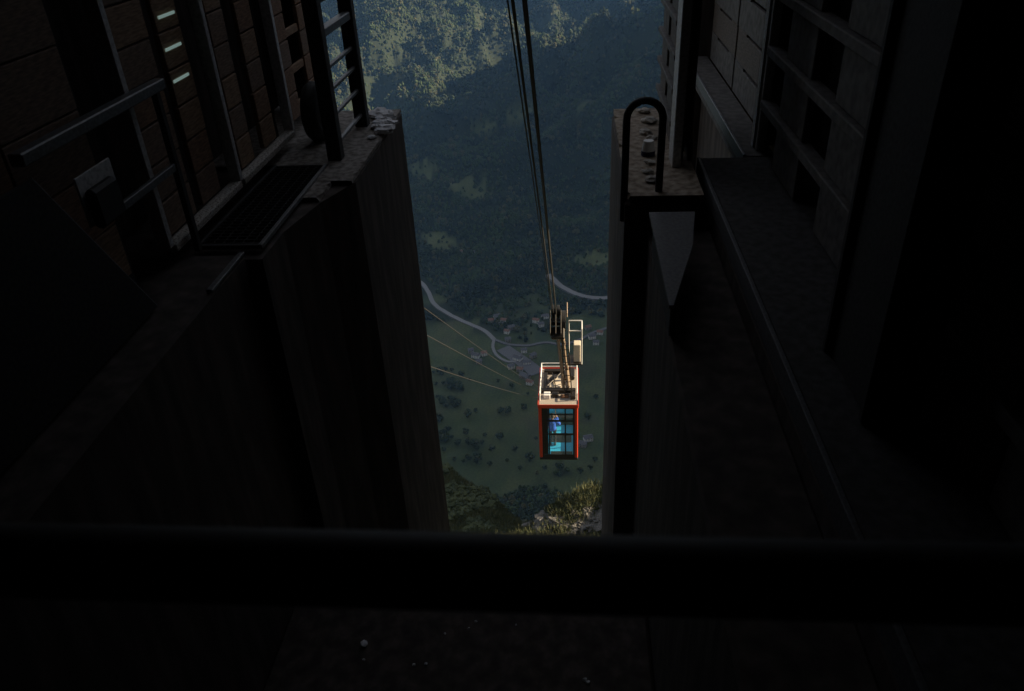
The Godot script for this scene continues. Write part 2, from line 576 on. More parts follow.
func drape(pts: Array, width: float, lift: float, from := 650.0) -> SurfaceTool:
	var w := []
	for p in pts:
		w.append(on_ground(p[0], p[1], from))
	var c := Curve3D.new()
	for i in w.size():
		var t: Vector3 = (w[mini(i + 1, w.size() - 1)] - w[maxi(i - 1, 0)]) / 6.0
		c.add_point(w[i], -t, t)
	var s := st()
	s.set_smooth_group(1)
	var n := int(c.get_baked_length() / 6.0) + 2
	var l0 := Vector3.ZERO
	var r0 := Vector3.ZERO
	for i in n + 1:
		var p := c.sample_baked(c.get_baked_length() * i / n)
		var q := c.sample_baked(minf(c.get_baked_length(), c.get_baked_length() * i / n + 2.0))
		var o := c.sample_baked(maxf(0.0, c.get_baked_length() * i / n - 2.0))
		var d := q - o
		d.y = 0.0
		var side := d.normalized().cross(Vector3.UP) * width * 0.5
		var y := maxf(maxf(height(p.x, p.z), height(p.x + side.x, p.z + side.z)), height(p.x - side.x, p.z - side.z)) + lift
		var l := Vector3(p.x, y, p.z) - side
		var r := Vector3(p.x, y, p.z) + side
		if i > 0:
			quad(s, l0, l, r, r0)
			s.set_smooth_group(-1)
			quad(s, r0, r, r + Vector3.DOWN * 6.0, r0 + Vector3.DOWN * 6.0)
			quad(s, l, l0, l0 + Vector3.DOWN * 6.0, l + Vector3.DOWN * 6.0)
			s.set_smooth_group(1)
		l0 = l
		r0 = r
	for i in n * 2 + 1:
		var p := c.sample_baked(c.get_baked_length() * i / (n * 2))
		for dx in [-1, 0, 1]:
			for dz in [-1, 0, 1]:
				road_cells[Vector2i(int(floor(p.x / 8.0)) + dx, int(floor(p.z / 8.0)) + dz)] = true
	return s

func build_roads():
	structure(obj("road", drape([[404, 272], [418, 281], [428, 292], [434, 304], [446, 313], [466, 323], [484, 331], [494, 340]], 8.0, 1.6), M.road))
	structure(obj("road", drape([[494, 340], [493, 348], [497, 356], [507, 362], [516, 362]], 5.0, 1.7), M.road))
	structure(obj("car_park", drape([[503, 349], [515, 357], [528, 366], [538, 374]], 26.0, 1.2), M.asphalt))
	structure(obj("road", drape([[494, 340], [510, 345], [528, 346], [545, 343], [562, 345], [580, 340], [596, 332], [612, 327]], 5.5, 1.65), M.asphalt))
	structure(obj("road", drape([[548, 276], [556, 283], [566, 290], [576, 295], [588, 298], [606, 299], [622, 296]], 11.0, 3.0), M.road))

# ------------------------------------------------------------------ station
func slab(called: String, lo: Vector3, hi: Vector3, m: Material, ch := 0.015) -> MeshInstance3D:
	var s := st()
	bbox(s, lo, hi, ch)
	return obj(called, s, m)

func part(called: String, lo: Vector3, hi: Vector3, m: Material, parent: Node, ch := 0.006) -> MeshInstance3D:
	var s := st()
	bbox(s, lo, hi, ch)
	return obj(called, s, m, parent)

func build_station_shell():
	var b := thing("station_building", "dark cable car station hall that roofs the dock", "building")
	part("roof", Vector3(-6.6, 5.6, -7.6), Vector3(6.2, 5.9, 4.3), M.soot_shade_concrete, b, 0.02)
	part("wall", Vector3(-6.6, -14.0, 4.0), Vector3(6.2, 5.597, 4.3), M.soot_shade_concrete, b, 0.02)
	part("wall", Vector3(-6.6, -14.0, -11.0), Vector3(-6.3, 5.597, 3.997), M.soot_shade_concrete, b, 0.02)
	part("wall", Vector3(5.9, -14.0, -16.0), Vector3(6.2, 5.597, 3.997), M.soot_shade_concrete, b, 0.02)
	part("wall", Vector3(2.45, -14.0, -16.0), Vector3(5.897, 5.597, -15.7), M.soot_shade_concrete, b, 0.02)
	part("roof", Vector3(2.0, 5.62, -16.0), Vector3(6.2, 5.88, -7.803), M.soot_shade_concrete, b, 0.02)
	part("wall", Vector3(-6.297, -2.749, -11.0), Vector3(-3.42, 5.597, -10.76), M.soot_shade_concrete, b, 0.02)
	part("roof", Vector3(-6.6, 5.62, -11.0), Vector3(-3.3, 5.88, -7.803), M.soot_shade_concrete, b, 0.02)
	# unseen slabs added to darken both platforms, with the rope slot open between them
	part("added_shade_slab", Vector3(-6.29, 1.0, -5.2), Vector3(-1.7, 1.25, 3.99), M.soot_shade_concrete, b, 0.02)
	part("added_shade_slab", Vector3(0.45, 1.0, -7.2), Vector3(5.89, 1.25, 3.99), M.soot_shade_concrete, b, 0.02)
	part("side_room_floor", Vector3(-6.29, PLAT - 0.30, -10.99), Vector3(-4.21, PLAT - 0.05, -8.21), M.soot_shade_concrete, b, 0.01)
	part("side_room_floor", Vector3(-4.205, PLAT - 0.30, -10.99), Vector3(-3.42, PLAT - 0.05, -10.46), M.soot_shade_concrete, b, 0.01)
	part("shaft_wall", Vector3(1.47, -14.0, -13.45), Vector3(2.44, 5.6, -13.25), M.soot_shade_concrete, b, 0.01)
	part("shaft_floor", Vector3(1.26, -6.2, -12.99), Vector3(2.08, -6.0, -8.21), M.soot_shade_concrete, b, 0.01)
	part("added_fascia", Vector3(-6.6, 3.0, -7.8), Vector3(6.2, 5.597, -7.602), M.soot_shade_concrete, b, 0.02)  # unseen wall added above the opening to cut skylight into the dock
	part("saddle_beam", Vector3(-6.0, 5.0, -2.2), Vector3(5.6, 5.59, -1.7), M.dark_steel, b, 0.02)
	# upper landing on which one stands
	var l := thing("upper_landing", "black steel landing behind the front handrail", "landing")
	part("floor", Vector3(-6.29, -1.90, -0.52), Vector3(5.89, -1.70, 3.99), M.deck, l, 0.01)
	part("back_wall", Vector3(-2.79, -13.9, 0.0), Vector3(1.34, -1.91, 0.3), M.soot_shade_concrete, l, 0.01)

func build_dock_walls():
	var w := thing("dock_wall", "shade-darkened, soot-streaked concrete dock wall under the timber clad platform", "wall")
	part("wall", Vector3(-6.29, -14.0, -5.9), Vector3(-2.80, PLAT, 3.99), M.soot_shade_concrete, w, 0.02)
	part("wall", Vector3(-6.29, -14.0, -8.2), Vector3(-4.21, PLAT - 0.05, -5.9), M.soot_shade_concrete, w, 0.02)
	var pl := [Vector2(-4.2, -10.45), Vector2(-2.33, -10.45), Vector2(-2.30, -10.41), Vector2(-2.30, -7.80), Vector2(-2.52, -7.22), Vector2(-2.665, -6.5), Vector2(-2.665, -5.92), Vector2(-4.2, -5.92)]
	var ws := st()
	for i in pl.size():
		var j := (i + 1) % pl.size()
		var a := Vector3(pl[i].x, PLAT - 0.055, pl[i].y)
		var e := Vector3(pl[j].x, PLAT - 0.055, pl[j].y)
		var dn := Vector3(0, -11.2, 0)
		quad(ws, e, a, a + dn, e + dn)
		if i > 0 and i < pl.size() - 1:
			tri(ws, Vector3(pl[0].x, PLAT - 0.055, pl[0].y), a, e)
	obj("wall_end", ws, M.soot_shade_concrete, w)
	# worn copings: rough-edged slabs
	rough_cap("coping", Vector3(-4.2, PLAT - 0.04, -10.45), Vector3(-2.31, PLAT, -8.22), M.worn_top, w)
	rough_cap("coping", Vector3(-2.70, PLAT - 0.04, -8.218), Vector3(-2.31, PLAT, -7.70), M.worn_top, w)
	rough_cap("coping", Vector3(-2.70, PLAT - 0.05, -7.695), Vector3(-2.53, PLAT - 0.004, -7.24), M.worn_top, w)
	part("kerb", Vector3(-2.85, PLAT + 0.002, -5.9), Vector3(-2.80, PLAT + 0.03, -5.2), M.grey_steel, w, 0.004)
	var q := thing("dock_wall", "shade-darkened, soot-streaked concrete dock wall under the platform with the hoop handrail", "wall")
	part("wall_end", Vector3(0.50, -14.0, -10.2), Vector3(1.25, PLAT - 0.045, -7.1), M.soot_shade_concrete, q, 0.05)
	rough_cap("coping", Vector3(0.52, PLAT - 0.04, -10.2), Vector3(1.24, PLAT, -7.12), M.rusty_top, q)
	part("wall", Vector3(0.72, -14.0, -7.1), Vector3(1.33, PLAT - 0.35, 0.0), M.soot_shade_concrete, q, 0.02)
	part("wall", Vector3(1.33, -14.0, -8.2), Vector3(5.89, PLAT - 0.2, 3.99), M.soot_shade_concrete, q, 0.02)
	# dock floor far down
	var f := thing("dock_floor", "gritty dark dock floor deep between the two walls", "floor")
	part("slab", Vector3(-2.79, -6.7, -5.25), Vector3(0.71, -6.2, -0.01), M.soot_shade_concrete, f, 0.03)
	part("edge_beam", Vector3(-2.4, -6.22, -5.37), Vector3(0.70, -6.14, -5.253), M.dark_steel, f, 0.01)

func rough_cap(called: String, lo: Vector3, hi: Vector3, m: Material, parent: Node):
	# slab with a broken upper edge along its dock side (the side nearest x = -0.9)
	var s := st()
	var n := 40
	var dock_is_hi := absf(hi.x + 0.9) < absf(lo.x + 0.9)
	var prev := []
	for i in n + 1:
		var z := lerpf(lo.z, hi.z, float(i) / n)
		var bite := maxf(0.0, n_fine.get_noise_2d(z * 60.0, lo.x * 30.0)) * 0.14
		var e := hi.x - bite if dock_is_hi else lo.x + bite
		var o := lo.x if dock_is_hi else hi.x
		var y := hi.y + n_fine.get_noise_2d(z * 40.0, 9.0) * 0.006
		var row := [Vector3(o, y, z), Vector3(e, y, z), Vector3(hi.x if dock_is_hi else lo.x, lo.y, z)]
		if i > 0:
			if dock_is_hi:
				quad(s, prev[0], row[0], row[1], prev[1])
				quad(s, prev[1], row[1], row[2], prev[2])
			else:
				quad(s, prev[1], row[1], row[0], prev[0])
				quad(s, prev[2], row[2], row[1], prev[1])
		prev = row
	obj(called, s, m, parent)

func build_timber_wall():
	var X := -3.4
	var w := thing("timber_wall", "brown plank cladding between pale steel posts along the platform", "cladding", Vector3(X, PLAT, -7.0))
	var o := w.position
	var ms := [M.timber_a, M.timber_b, M.timber_c]
	var make := func(z0: float, z1: float, ph: float, y0: float, y1: float, gap: float):
		var y := y0
		while y < y1:
			var s := st()
			bbox(s, Vector3(-0.04 - rng.randf() * 0.006, y - o.y + gap, z0 - o.z), Vector3(rng.randf() * 0.008, minf(y + ph, y1) - o.y, z1 - o.z), 0.006)
			obj("plank", s, ms[rng.randi() % 3], w)
			y += ph
	# columns of planks, as (far z, near z)
	for c in [[-10.70, -10.12], [-9.62, -9.12], [-8.66, -8.25], [-7.93, -7.56], [-7.00, -6.58], [-6.42, -5.84]]:
		make.call(c[0], c[1], 0.30, -2.58, 2.6, 0.018)
	# the ladder of small openings beside the last post: cross pieces only
	var y := -2.5
	while y < 2.6:
		part("cross_piece", Vector3(-0.05, y - o.y, -10.10 - o.z), Vector3(-0.01, y - o.y + 0.09, -9.64 - o.z), M.timber_b, w)
		y += 0.42
	# large boards nearer the landing
	for c in [[-5.20, -4.35], [-4.33, -3.4], [-3.38, -2.2]]:
		make.call(c[0], c[1], 0.42, -2.58, 2.6, 0.012)
	part("back_panel", Vector3(-0.75, 0.0, -10.75 - o.z), Vector3(-0.70, 5.35, -0.5 - o.z), M.soot_shade_concrete, w)
	# pale posts and sills
	for z in [-9.05, -7.32, -5.72]:
		part("post", Vector3(-0.03, 0.16, z - 0.035 - o.z), Vector3(0.085, 5.3, z + 0.035 - o.z), M.pale_steel, w, 0.004)
	for c in [[-9.012, -7.358], [-7.282, -5.758]]:
		part("sill", Vector3(-0.02, 0.10, c[0] - o.z), Vector3(0.10, 0.165, c[1] - o.z), M.chipped_sill, w, 0.006)
	# dark uprights in the gaps
	for z in [-8.09, -6.50, -5.30, -8.90]:
		part("upright", Vector3(-0.12, 0.0, z - 0.03 - o.z), Vector3(-0.07, 5.3, z + 0.03 - o.z), M.dark_steel, w, 0.004)
	# three glowing bars that stand in for daylight through slots
	for p in [[165, 15], [172, 47], [180, 78]]:
		var q := on_x(p[0], p[1], X)
		var s := st()
		bbox(s, Vector3(0.006, q.y - o.y - 0.010, q.z - 0.15 - o.z), Vector3(0.018, q.y - o.y + 0.014, q.z + 0.15 - o.z), 0.003)
		obj("daylight_bar", s, M.daylight_glow, w)

	# walkway grating beside it
	var g := thing("walkway_grating", "fine dark steel grating beside the timber wall", "grating")
	part("frame", Vector3(-2.735, PLAT - 0.02, -8.18), Vector3(-2.70, PLAT + 0.025, -6.05), M.grey_steel, g, 0.003)
	part("frame", Vector3(-3.30, PLAT - 0.02, -8.18), Vector3(-3.27, PLAT + 0.02, -6.05), M.dark_steel, g, 0.003)
	part("frame", Vector3(-3.265, PLAT - 0.02, -6.09), Vector3(-2.74, PLAT + 0.02, -6.05), M.dark_steel, g, 0.003)
	var s := st()
	var z := -8.16
	while z < -6.11:
		bbox(s, Vector3(-3.266, PLAT - 0.02, z), Vector3(-2.738, PLAT + 0.012, z + 0.012), 0.002)
		z += 0.07
	for x in [-3.18, -3.09, -3.00, -2.91, -2.82]:
		bbox(s, Vector3(x, PLAT - 0.018, -8.16), Vector3(x + 0.008, PLAT + 0.008, -6.1), 0.002)
	obj("bars", s, M.dark_steel, g).set_meta("kind", "stuff")

	# handrail on the near platform
	var h := thing("platform_railing", "grey platform railing with midrail in front of the plank wall", "railing", Vector3(-3.25, PLAT, -6.0))
	var a := on_x(20, 172, -3.25) - h.position
	var b := on_x(157, 78, -3.25) - h.position
	var yy := (a.y + b.y) * 0.5
	s = st()
	bbox(s, Vector3(-0.045, yy - 0.03, b.z - 0.02), Vector3(0.045, yy + 0.05, a.z), 0.008)
	obj("handrail", s, M.grey_steel, h)
	part("post", Vector3(-0.025, 0.0, -0.03), Vector3(0.025, yy - 0.032, 0.03), M.dark_steel, h, 0.004)
	var c := on_x(128, 207, -3.25) - h.position
	part("midrail", Vector3(-0.02, c.y + 0.0, -0.03 + 0.062), Vector3(0.02, c.y + 0.06, c.z + 0.30), M.grey_steel, h, 0.004)
	# pale plate with a black box hung on it
	var p0 := on_x(98, 188, -3.22)
	var sp := thing("notice_plate", "pale metal plate fixed to the near platform railing", "plate", p0)
	s = st()
	bbox(s, Vector3(-0.008, -0.20, -0.22), Vector3(0.008, 0.14, 0.22), 0.003)
	obj("plate", s, M.pale_steel, sp)
	s = st()
	bbox(s, Vector3(0.012, -0.22, -0.12), Vector3(0.09, 0.05, 0.20), 0.04)
	obj("black_cover", s, M.black_rubber, sp)
	# sloping stair cheek that hides the near platform
	var k := thing("stair_cheek", "black sloping steel stair cheek below the near platform railing", "stair")
	var e0 := on_x(28, 180, -3.15)
	var e1 := on_x(140, 277, -3.15)
	var low := e0 + (e0 - e1).normalized() * 0.0
	s = st()
	var th := Vector3(0.03, 0, 0)
	var p1 := Vector3(-3.15, e0.y, e0.z + 3.0)
	var p2 := Vector3(-3.15, PLAT + 0.03, p1.z)
	var q1 := Vector3(-3.15, PLAT + 0.03, e1.z - 0.05)
	quad(s, low + th, p1 + th, p2 + th, q1 + th)
	quad(s, q1, p2, p1, low)
	quad(s, low, p1, p1 + th, low + th)
	obj("plate", s, M.dark_steel, k)
	s = st()
	tube(s, low + Vector3(0.016, 0.004, 0), q1 + Vector3(0.016, 0.004, 0), 0.012)
	obj("edge_bar", s, M.grey_steel, k)

	# gate at the wall's end
	var gt := thing("end_gate", "black steel gate of five bars on the concrete wall end", "gate", Vector3(-2.65, PLAT, -9.05))
	part("post", Vector3(-0.09, 0.0, 0.56), Vector3(0.07, 8.3, 0.70), M.dark_steel, gt, 0.006)
	part("post", Vector3(-0.09, 0.0, -0.74), Vector3(0.07, 8.3, -0.60), M.dark_steel, gt, 0.006)
	for yb in [0.13, 0.43, 0.70, 0.93]:
		part("bar", Vector3(-0.022, yb, -0.598), Vector3(0.022, yb + 0.045, 0.558), M.grey_steel, gt, 0.008)
	part("top_bar", Vector3(-0.05, 1.27, -0.598), Vector3(0.05, 1.36, 0.558), M.grey_steel, gt, 0.01)
	part("header", Vector3(-0.08, 1.58, -0.598), Vector3(0.0, 1.95, 0.558), M.dark_steel, gt, 0.01)
	# worn tyre used as a buffer behind the gate
	var tb := thing("buffer_tyre", "black rubber buffer tyre standing behind the end gate", "tyre", Vector3(-3.05, PLAT + 0.34, -9.15))
	s = st()
	var ring := []
	for i in 29:
		var q := TAU * i / 28.0
		ring.append(Vector3(0, cos(q), sin(q)) * 0.25)
	path_tube(s, ring, 0.10, 10)
	obj("tread", s, M.black_rubber, tb)
	s = st()
	tube(s, Vector3(-0.05, 0, 0), Vector3(0.05, 0, 0), 0.16, 0.16, 20)
	obj("hub", s, M.dark_steel, tb)

func build_right_side():
	# deck
	var d := thing("platform_deck", "dark platform deck with a pale steel edge angle", "deck")
	part("floor", Vector3(1.35, PLAT - 0.19, -8.2), Vector3(5.89, PLAT, -0.53), M.deck, d, 0.01)
	part("edge_angle", Vector3(1.315, PLAT - 0.16, -8.2), Vector3(1.347, PLAT + 0.015, -0.53), M.worn_plate, d, 0.004)
	part("edge_post", Vector3(1.10, PLAT - 0.9, -8.16), Vector3(1.15, PLAT + 0.25, -8.11), M.dark_steel, d)
	part("edge_post", Vector3(1.20, PLAT - 0.9, -8.16), Vector3(1.25, PLAT + 0.22, -8.11), M.dark_steel, d)
	var s := st()
	tube(s, Vector3(1.14, PLAT - 0.03, -8.0), Vector3(1.30, PLAT - 1.2, -6.3), 0.025)
	obj("brace", s, M.grey_steel, d)
	# ledge plate in the dock
	var lp := thing("ledge_plate", "bare grey steel ledge plate beside the dock wall", "ledge")
	s = st()
	var pg := [Vector3(0.69, PLAT, -6.72), Vector3(1.10, PLAT, -6.72), Vector3(0.99, PLAT, -6.0), Vector3(0.72, PLAT, -4.97), Vector3(0.69, PLAT, -4.97)]
	for i in 5:
		var j := (i + 1) % 5
		quad(s, pg[i], pg[j], pg[j] + Vector3.DOWN * 0.03, pg[i] + Vector3.DOWN * 0.03)
		if i > 0 and i < 4:
			tri(s, pg[0], pg[i], pg[i + 1])
			tri(s, pg[0] + Vector3.DOWN * 0.03, pg[i + 1] + Vector3.DOWN * 0.03, pg[i] + Vector3.DOWN * 0.03)
	obj("plate", s, M.worn_plate, lp)
	part("bracket", Vector3(0.72, PLAT - 0.34, -6.6), Vector3(0.76, PLAT - 0.035, -5.1), M.dark_steel, lp, 0.004)
	# block screen at the corner and its pale post
	var ms := [M.panel_grey, M.panel_brown, M.panel_grey]
	var p := thing("corner_screen", "narrow slatted corner screen ending in a pale post", "screen", Vector3(1.06, PLAT, -8.9))
	for k in 16:
		var y := 0.06 + k * 0.33
		part("block", Vector3(0.0, y, -0.92), Vector3(0.12, y + 0.27, -0.38), ms[k % 3], p, 0.006)
		part("block", Vector3(0.0, y, -0.16), Vector3(0.12, y + 0.27, 0.66), ms[(k + 1) % 3], p, 0.006)
		part("slat", Vector3(-0.05, y + 0.272, -0.97), Vector3(0.10, y + 0.328, 0.66), M.panel_grey, p, 0.006)
	part("back_panel", Vector3(0.16, 0.0, -0.95), Vector3(0.19, 5.4, 0.66), M.soot_shade_concrete, p)
	part("post", Vector3(-0.04, 0.0, 0.668), Vector3(0.05, 8.3, 1.0), M.pale_steel, p, 0.006)
	# ledge beyond the dark gap
	var e := thing("outer_ledge", "plain grey ledge along the outer plank wall", "ledge")
	part("slab", Vector3(1.83, PLAT - 0.25, -13.2), Vector3(2.148, PLAT, -8.22), M.panel_grey, e, 0.015)
	part("kerb", Vector3(1.80, PLAT - 0.12, -13.2), Vector3(1.828, PLAT + 0.02, -8.22), M.grey_steel, e, 0.004)
	part("wall", Vector3(2.09, -14.0, -13.1), Vector3(2.14, PLAT - 0.253, -8.22), M.soot_shade_concrete, e, 0.01)
	var ow := thing("outer_plank_wall", "drab plank wall with short dark slots behind the outer ledge", "cladding", Vector3(2.15, PLAT, -12.0))
	for c in [[-1.0, 0.93], [1.04, 3.36]]:
		for k in 13:
			var y := 0.003 + k * 0.41
			part("plank", Vector3(rng.randf() * 0.008, y, c[0]), Vector3(0.05, y + 0.37, c[1]), ms[(k + int(c[0] < -1.0)) % 3], ow, 0.006)
			part("filler", Vector3(0.004, y + 0.372, c[0]), Vector3(0.045, y + 0.408, c[0] + 0.55), ms[k % 3], ow, 0.003)
			part("filler", Vector3(0.004, y + 0.372, c[1] - 0.42), Vector3(0.045, y + 0.408, c[1]), ms[k % 3], ow, 0.003)
	part("back_panel", Vector3(0.10, 0.0, -1.0), Vector3(0.13, 5.4, 3.38), M.soot_shade_concrete, ow)
	# big slab screen nearer the landing, with its double pale post
	var w := thing("slab_screen", "grey slab screen with tall dark openings behind the deck", "screen", Vector3(2.0, PLAT, -7.0))
	for c in [[-1.52, -1.42]]:
		part("post", Vector3(-0.05, 0.002, c[0] - 0.09), Vector3(0.06, 8.3, c[0] + 0.03), M.pale_steel, w, 0.006)
		part("post", Vector3(-0.03, 0.002, c[0] + 0.034), Vector3(0.06, 8.3, c[0] + 0.12), M.pale_steel, w, 0.006)
	for k in 10:
		var y := 0.02 + k * 0.535
		for c in [[-0.78, 0.10], [0.80, 2.4], [2.45, 4.0], [4.05, 5.6]]:
			part("slab", Vector3(0.0, y, c[0]), Vector3(0.08, y + 0.44, c[1]), ms[(k * 3 + int(c[1])) % 3], w, 0.008)
		part("band", Vector3(-0.055, y + 0.443, -1.37), Vector3(0.08, y + 0.532, 5.6), M.panel_grey, w, 0.008)
	part("back_panel", Vector3(0.35, 0.0, -3.8), Vector3(0.38, 5.4, 6.4), M.soot_shade_concrete, w)
	part("return_panel", Vector3(0.07, 0.0, -1.60), Vector3(0.345, 5.4, -1.55), M.panel_brown, w, 0.004)
	part("wall_rail", Vector3(-0.13, 1.53, 2.9), Vector3(-0.08, 1.57, 5.5), M.grey_steel, w, 0.01)
	var co := thing("steel_column", "thick black steel column standing on the deck", "column", Vector3(1.78, PLAT, -3.98))
	part("web", Vector3(-0.14, 0.0, -0.34), Vector3(0.10, 8.3, 0.34), M.dark_steel, co, 0.008)
	part("flange", Vector3(-0.18, 0.0, -0.40), Vector3(0.13, 8.3, -0.345), M.dark_steel, co, 0.008)
	part("flange", Vector3(-0.18, 0.0, 0.345), Vector3(0.13, 8.3, 0.40), M.dark_steel, co, 0.008)
	# hoop handrail
	var hp := thing("hoop_handrail", "black hooped handrail on the rusty concrete wall end", "handrail", Vector3(0.66, PLAT, -7.25))
	s = st()
	var pts := [Vector3(-0.165, -0.3, 0), Vector3(-0.165, 0.3, 0), Vector3(-0.165, 0.70, 0)]
	for i in range(1, 12):
		var q := PI - PI * i / 12.0
		pts.append(Vector3(cos(q) * 0.165, 0.70 + sin(q) * 0.165, 0))
	pts.append_array([Vector3(0.165, 0.70, 0), Vector3(0.165, 0.3, 0), Vector3(0.165, -0.3, 0)])
	path_tube(s, pts, 0.036, 12)
	obj("hoop", s, M.rail_paint, hp)

func build_rails():
	var f := thing("front_handrail", "black front handrail of the upper landing", "handrail")
	# slightly askew, just in front of the eye
	var a := ray(-300, 512) * 1.0
	var b := ray(1324, 544) * 1.0
	a = a * (0.615 / -a.y)
	b = b * (0.615 / -b.y)
	var d := (b - a).normalized()
	var far0 := a - d * 1.6
	var far1 := b + d * 1.6
	var inward := Vector3(0, -0.038, 0.028)
	var s := st()
	tube(s, far0 + inward, far1 + inward, 0.042, 0.042, 28)
	obj("rail", s, M.rail_paint, f)
	for k in [0.04, 0.96]:
		var p := far0.lerp(far1, k) + inward
		s = st()
		tube(s, p + Vector3(0, -0.044, 0), Vector3(p.x, -1.702, p.z + 0.05), 0.024)
		obj("post", s, M.rail_paint, f)

# ------------------------------------------------------------------ cables and cabin
const CABLE_AT := Vector3(-0.69, -16.03, -28.06)

func cable(called: String, label: String, at: Vector3, r: float, m: Material, back: float, down: float, sag := 0.0, group := ""):
	var d := ray(566, 411)
	var pts := []
	var t := -back
	while t < down:
		pts.append(at + d * t + Vector3.UP * sag * maxf(0.0, t) * maxf(0.0, t))
		t += 1.5 if t < 60.0 else 25.0
	var s := st()
	path_tube(s, pts, r, 8)
	tag(obj(called, s, m), label, "cable", group)

func build_cables():
	cable("track_cable", "thick black track cable that carries the red cabin", CABLE_AT, 0.026, M.rope_steel, 33.5, 1100.0, 0.00010)
	cable("track_cable", "second black track cable close beside the thicker one", CABLE_AT + Vector3(-0.12, 0.05, 0), 0.018, M.rope_steel, 33.5, 1100.0, 0.00010)
	cable("haul_cable", "thin black hauling rope running beside the track cables", CABLE_AT + Vector3(-0.165, 0.02, 0), 0.010, M.rope_steel, 33.5, 1100.0, 0.00010)
	# the other line, whose ropes come out of the neighbouring dock
	var o := Vector3(-6.6, 0, 0)
	for a in [[4.75, "uppermost pale rope of the empty second cable line"], [3.55, "middle pale rope of the empty second cable line"], [2.12, "lowest pale rope of the empty second cable line"]]:
		var d := ray(566, 411)
		var up := Vector3.RIGHT.cross(d).normalized()
		cable("far_line_cable", a[1], o + up * a[0] + d * 40.0, 0.022, M.rope_steel, 28.0, 900.0, 0.00006)

func frame_rect(called: String, parent: Node, axis: int, at: float, u0: float, u1: float, v0: float, v1: float, w: float, depth: float, m: Material):
	# a rectangular frame in the plane across `axis` (0: u = z, v = y; 2: u = x, v = y)
	var s := st()
	for r in [[u0, u1, v0, v0 + w], [u0, u1, v1 - w, v1], [u0, u0 + w, v0 + w, v1 - w], [u1 - w, u1, v0 + w, v1 - w]]:
		if axis == 0:
			bbox(s, Vector3(at - depth, r[2], r[0]), Vector3(at + depth, r[3], r[1]), 0.004)
		else:
			bbox(s, Vector3(r[0], r[2], at - depth), Vector3(r[1], r[3], at + depth), 0.004)
	return obj(called, s, m, parent)

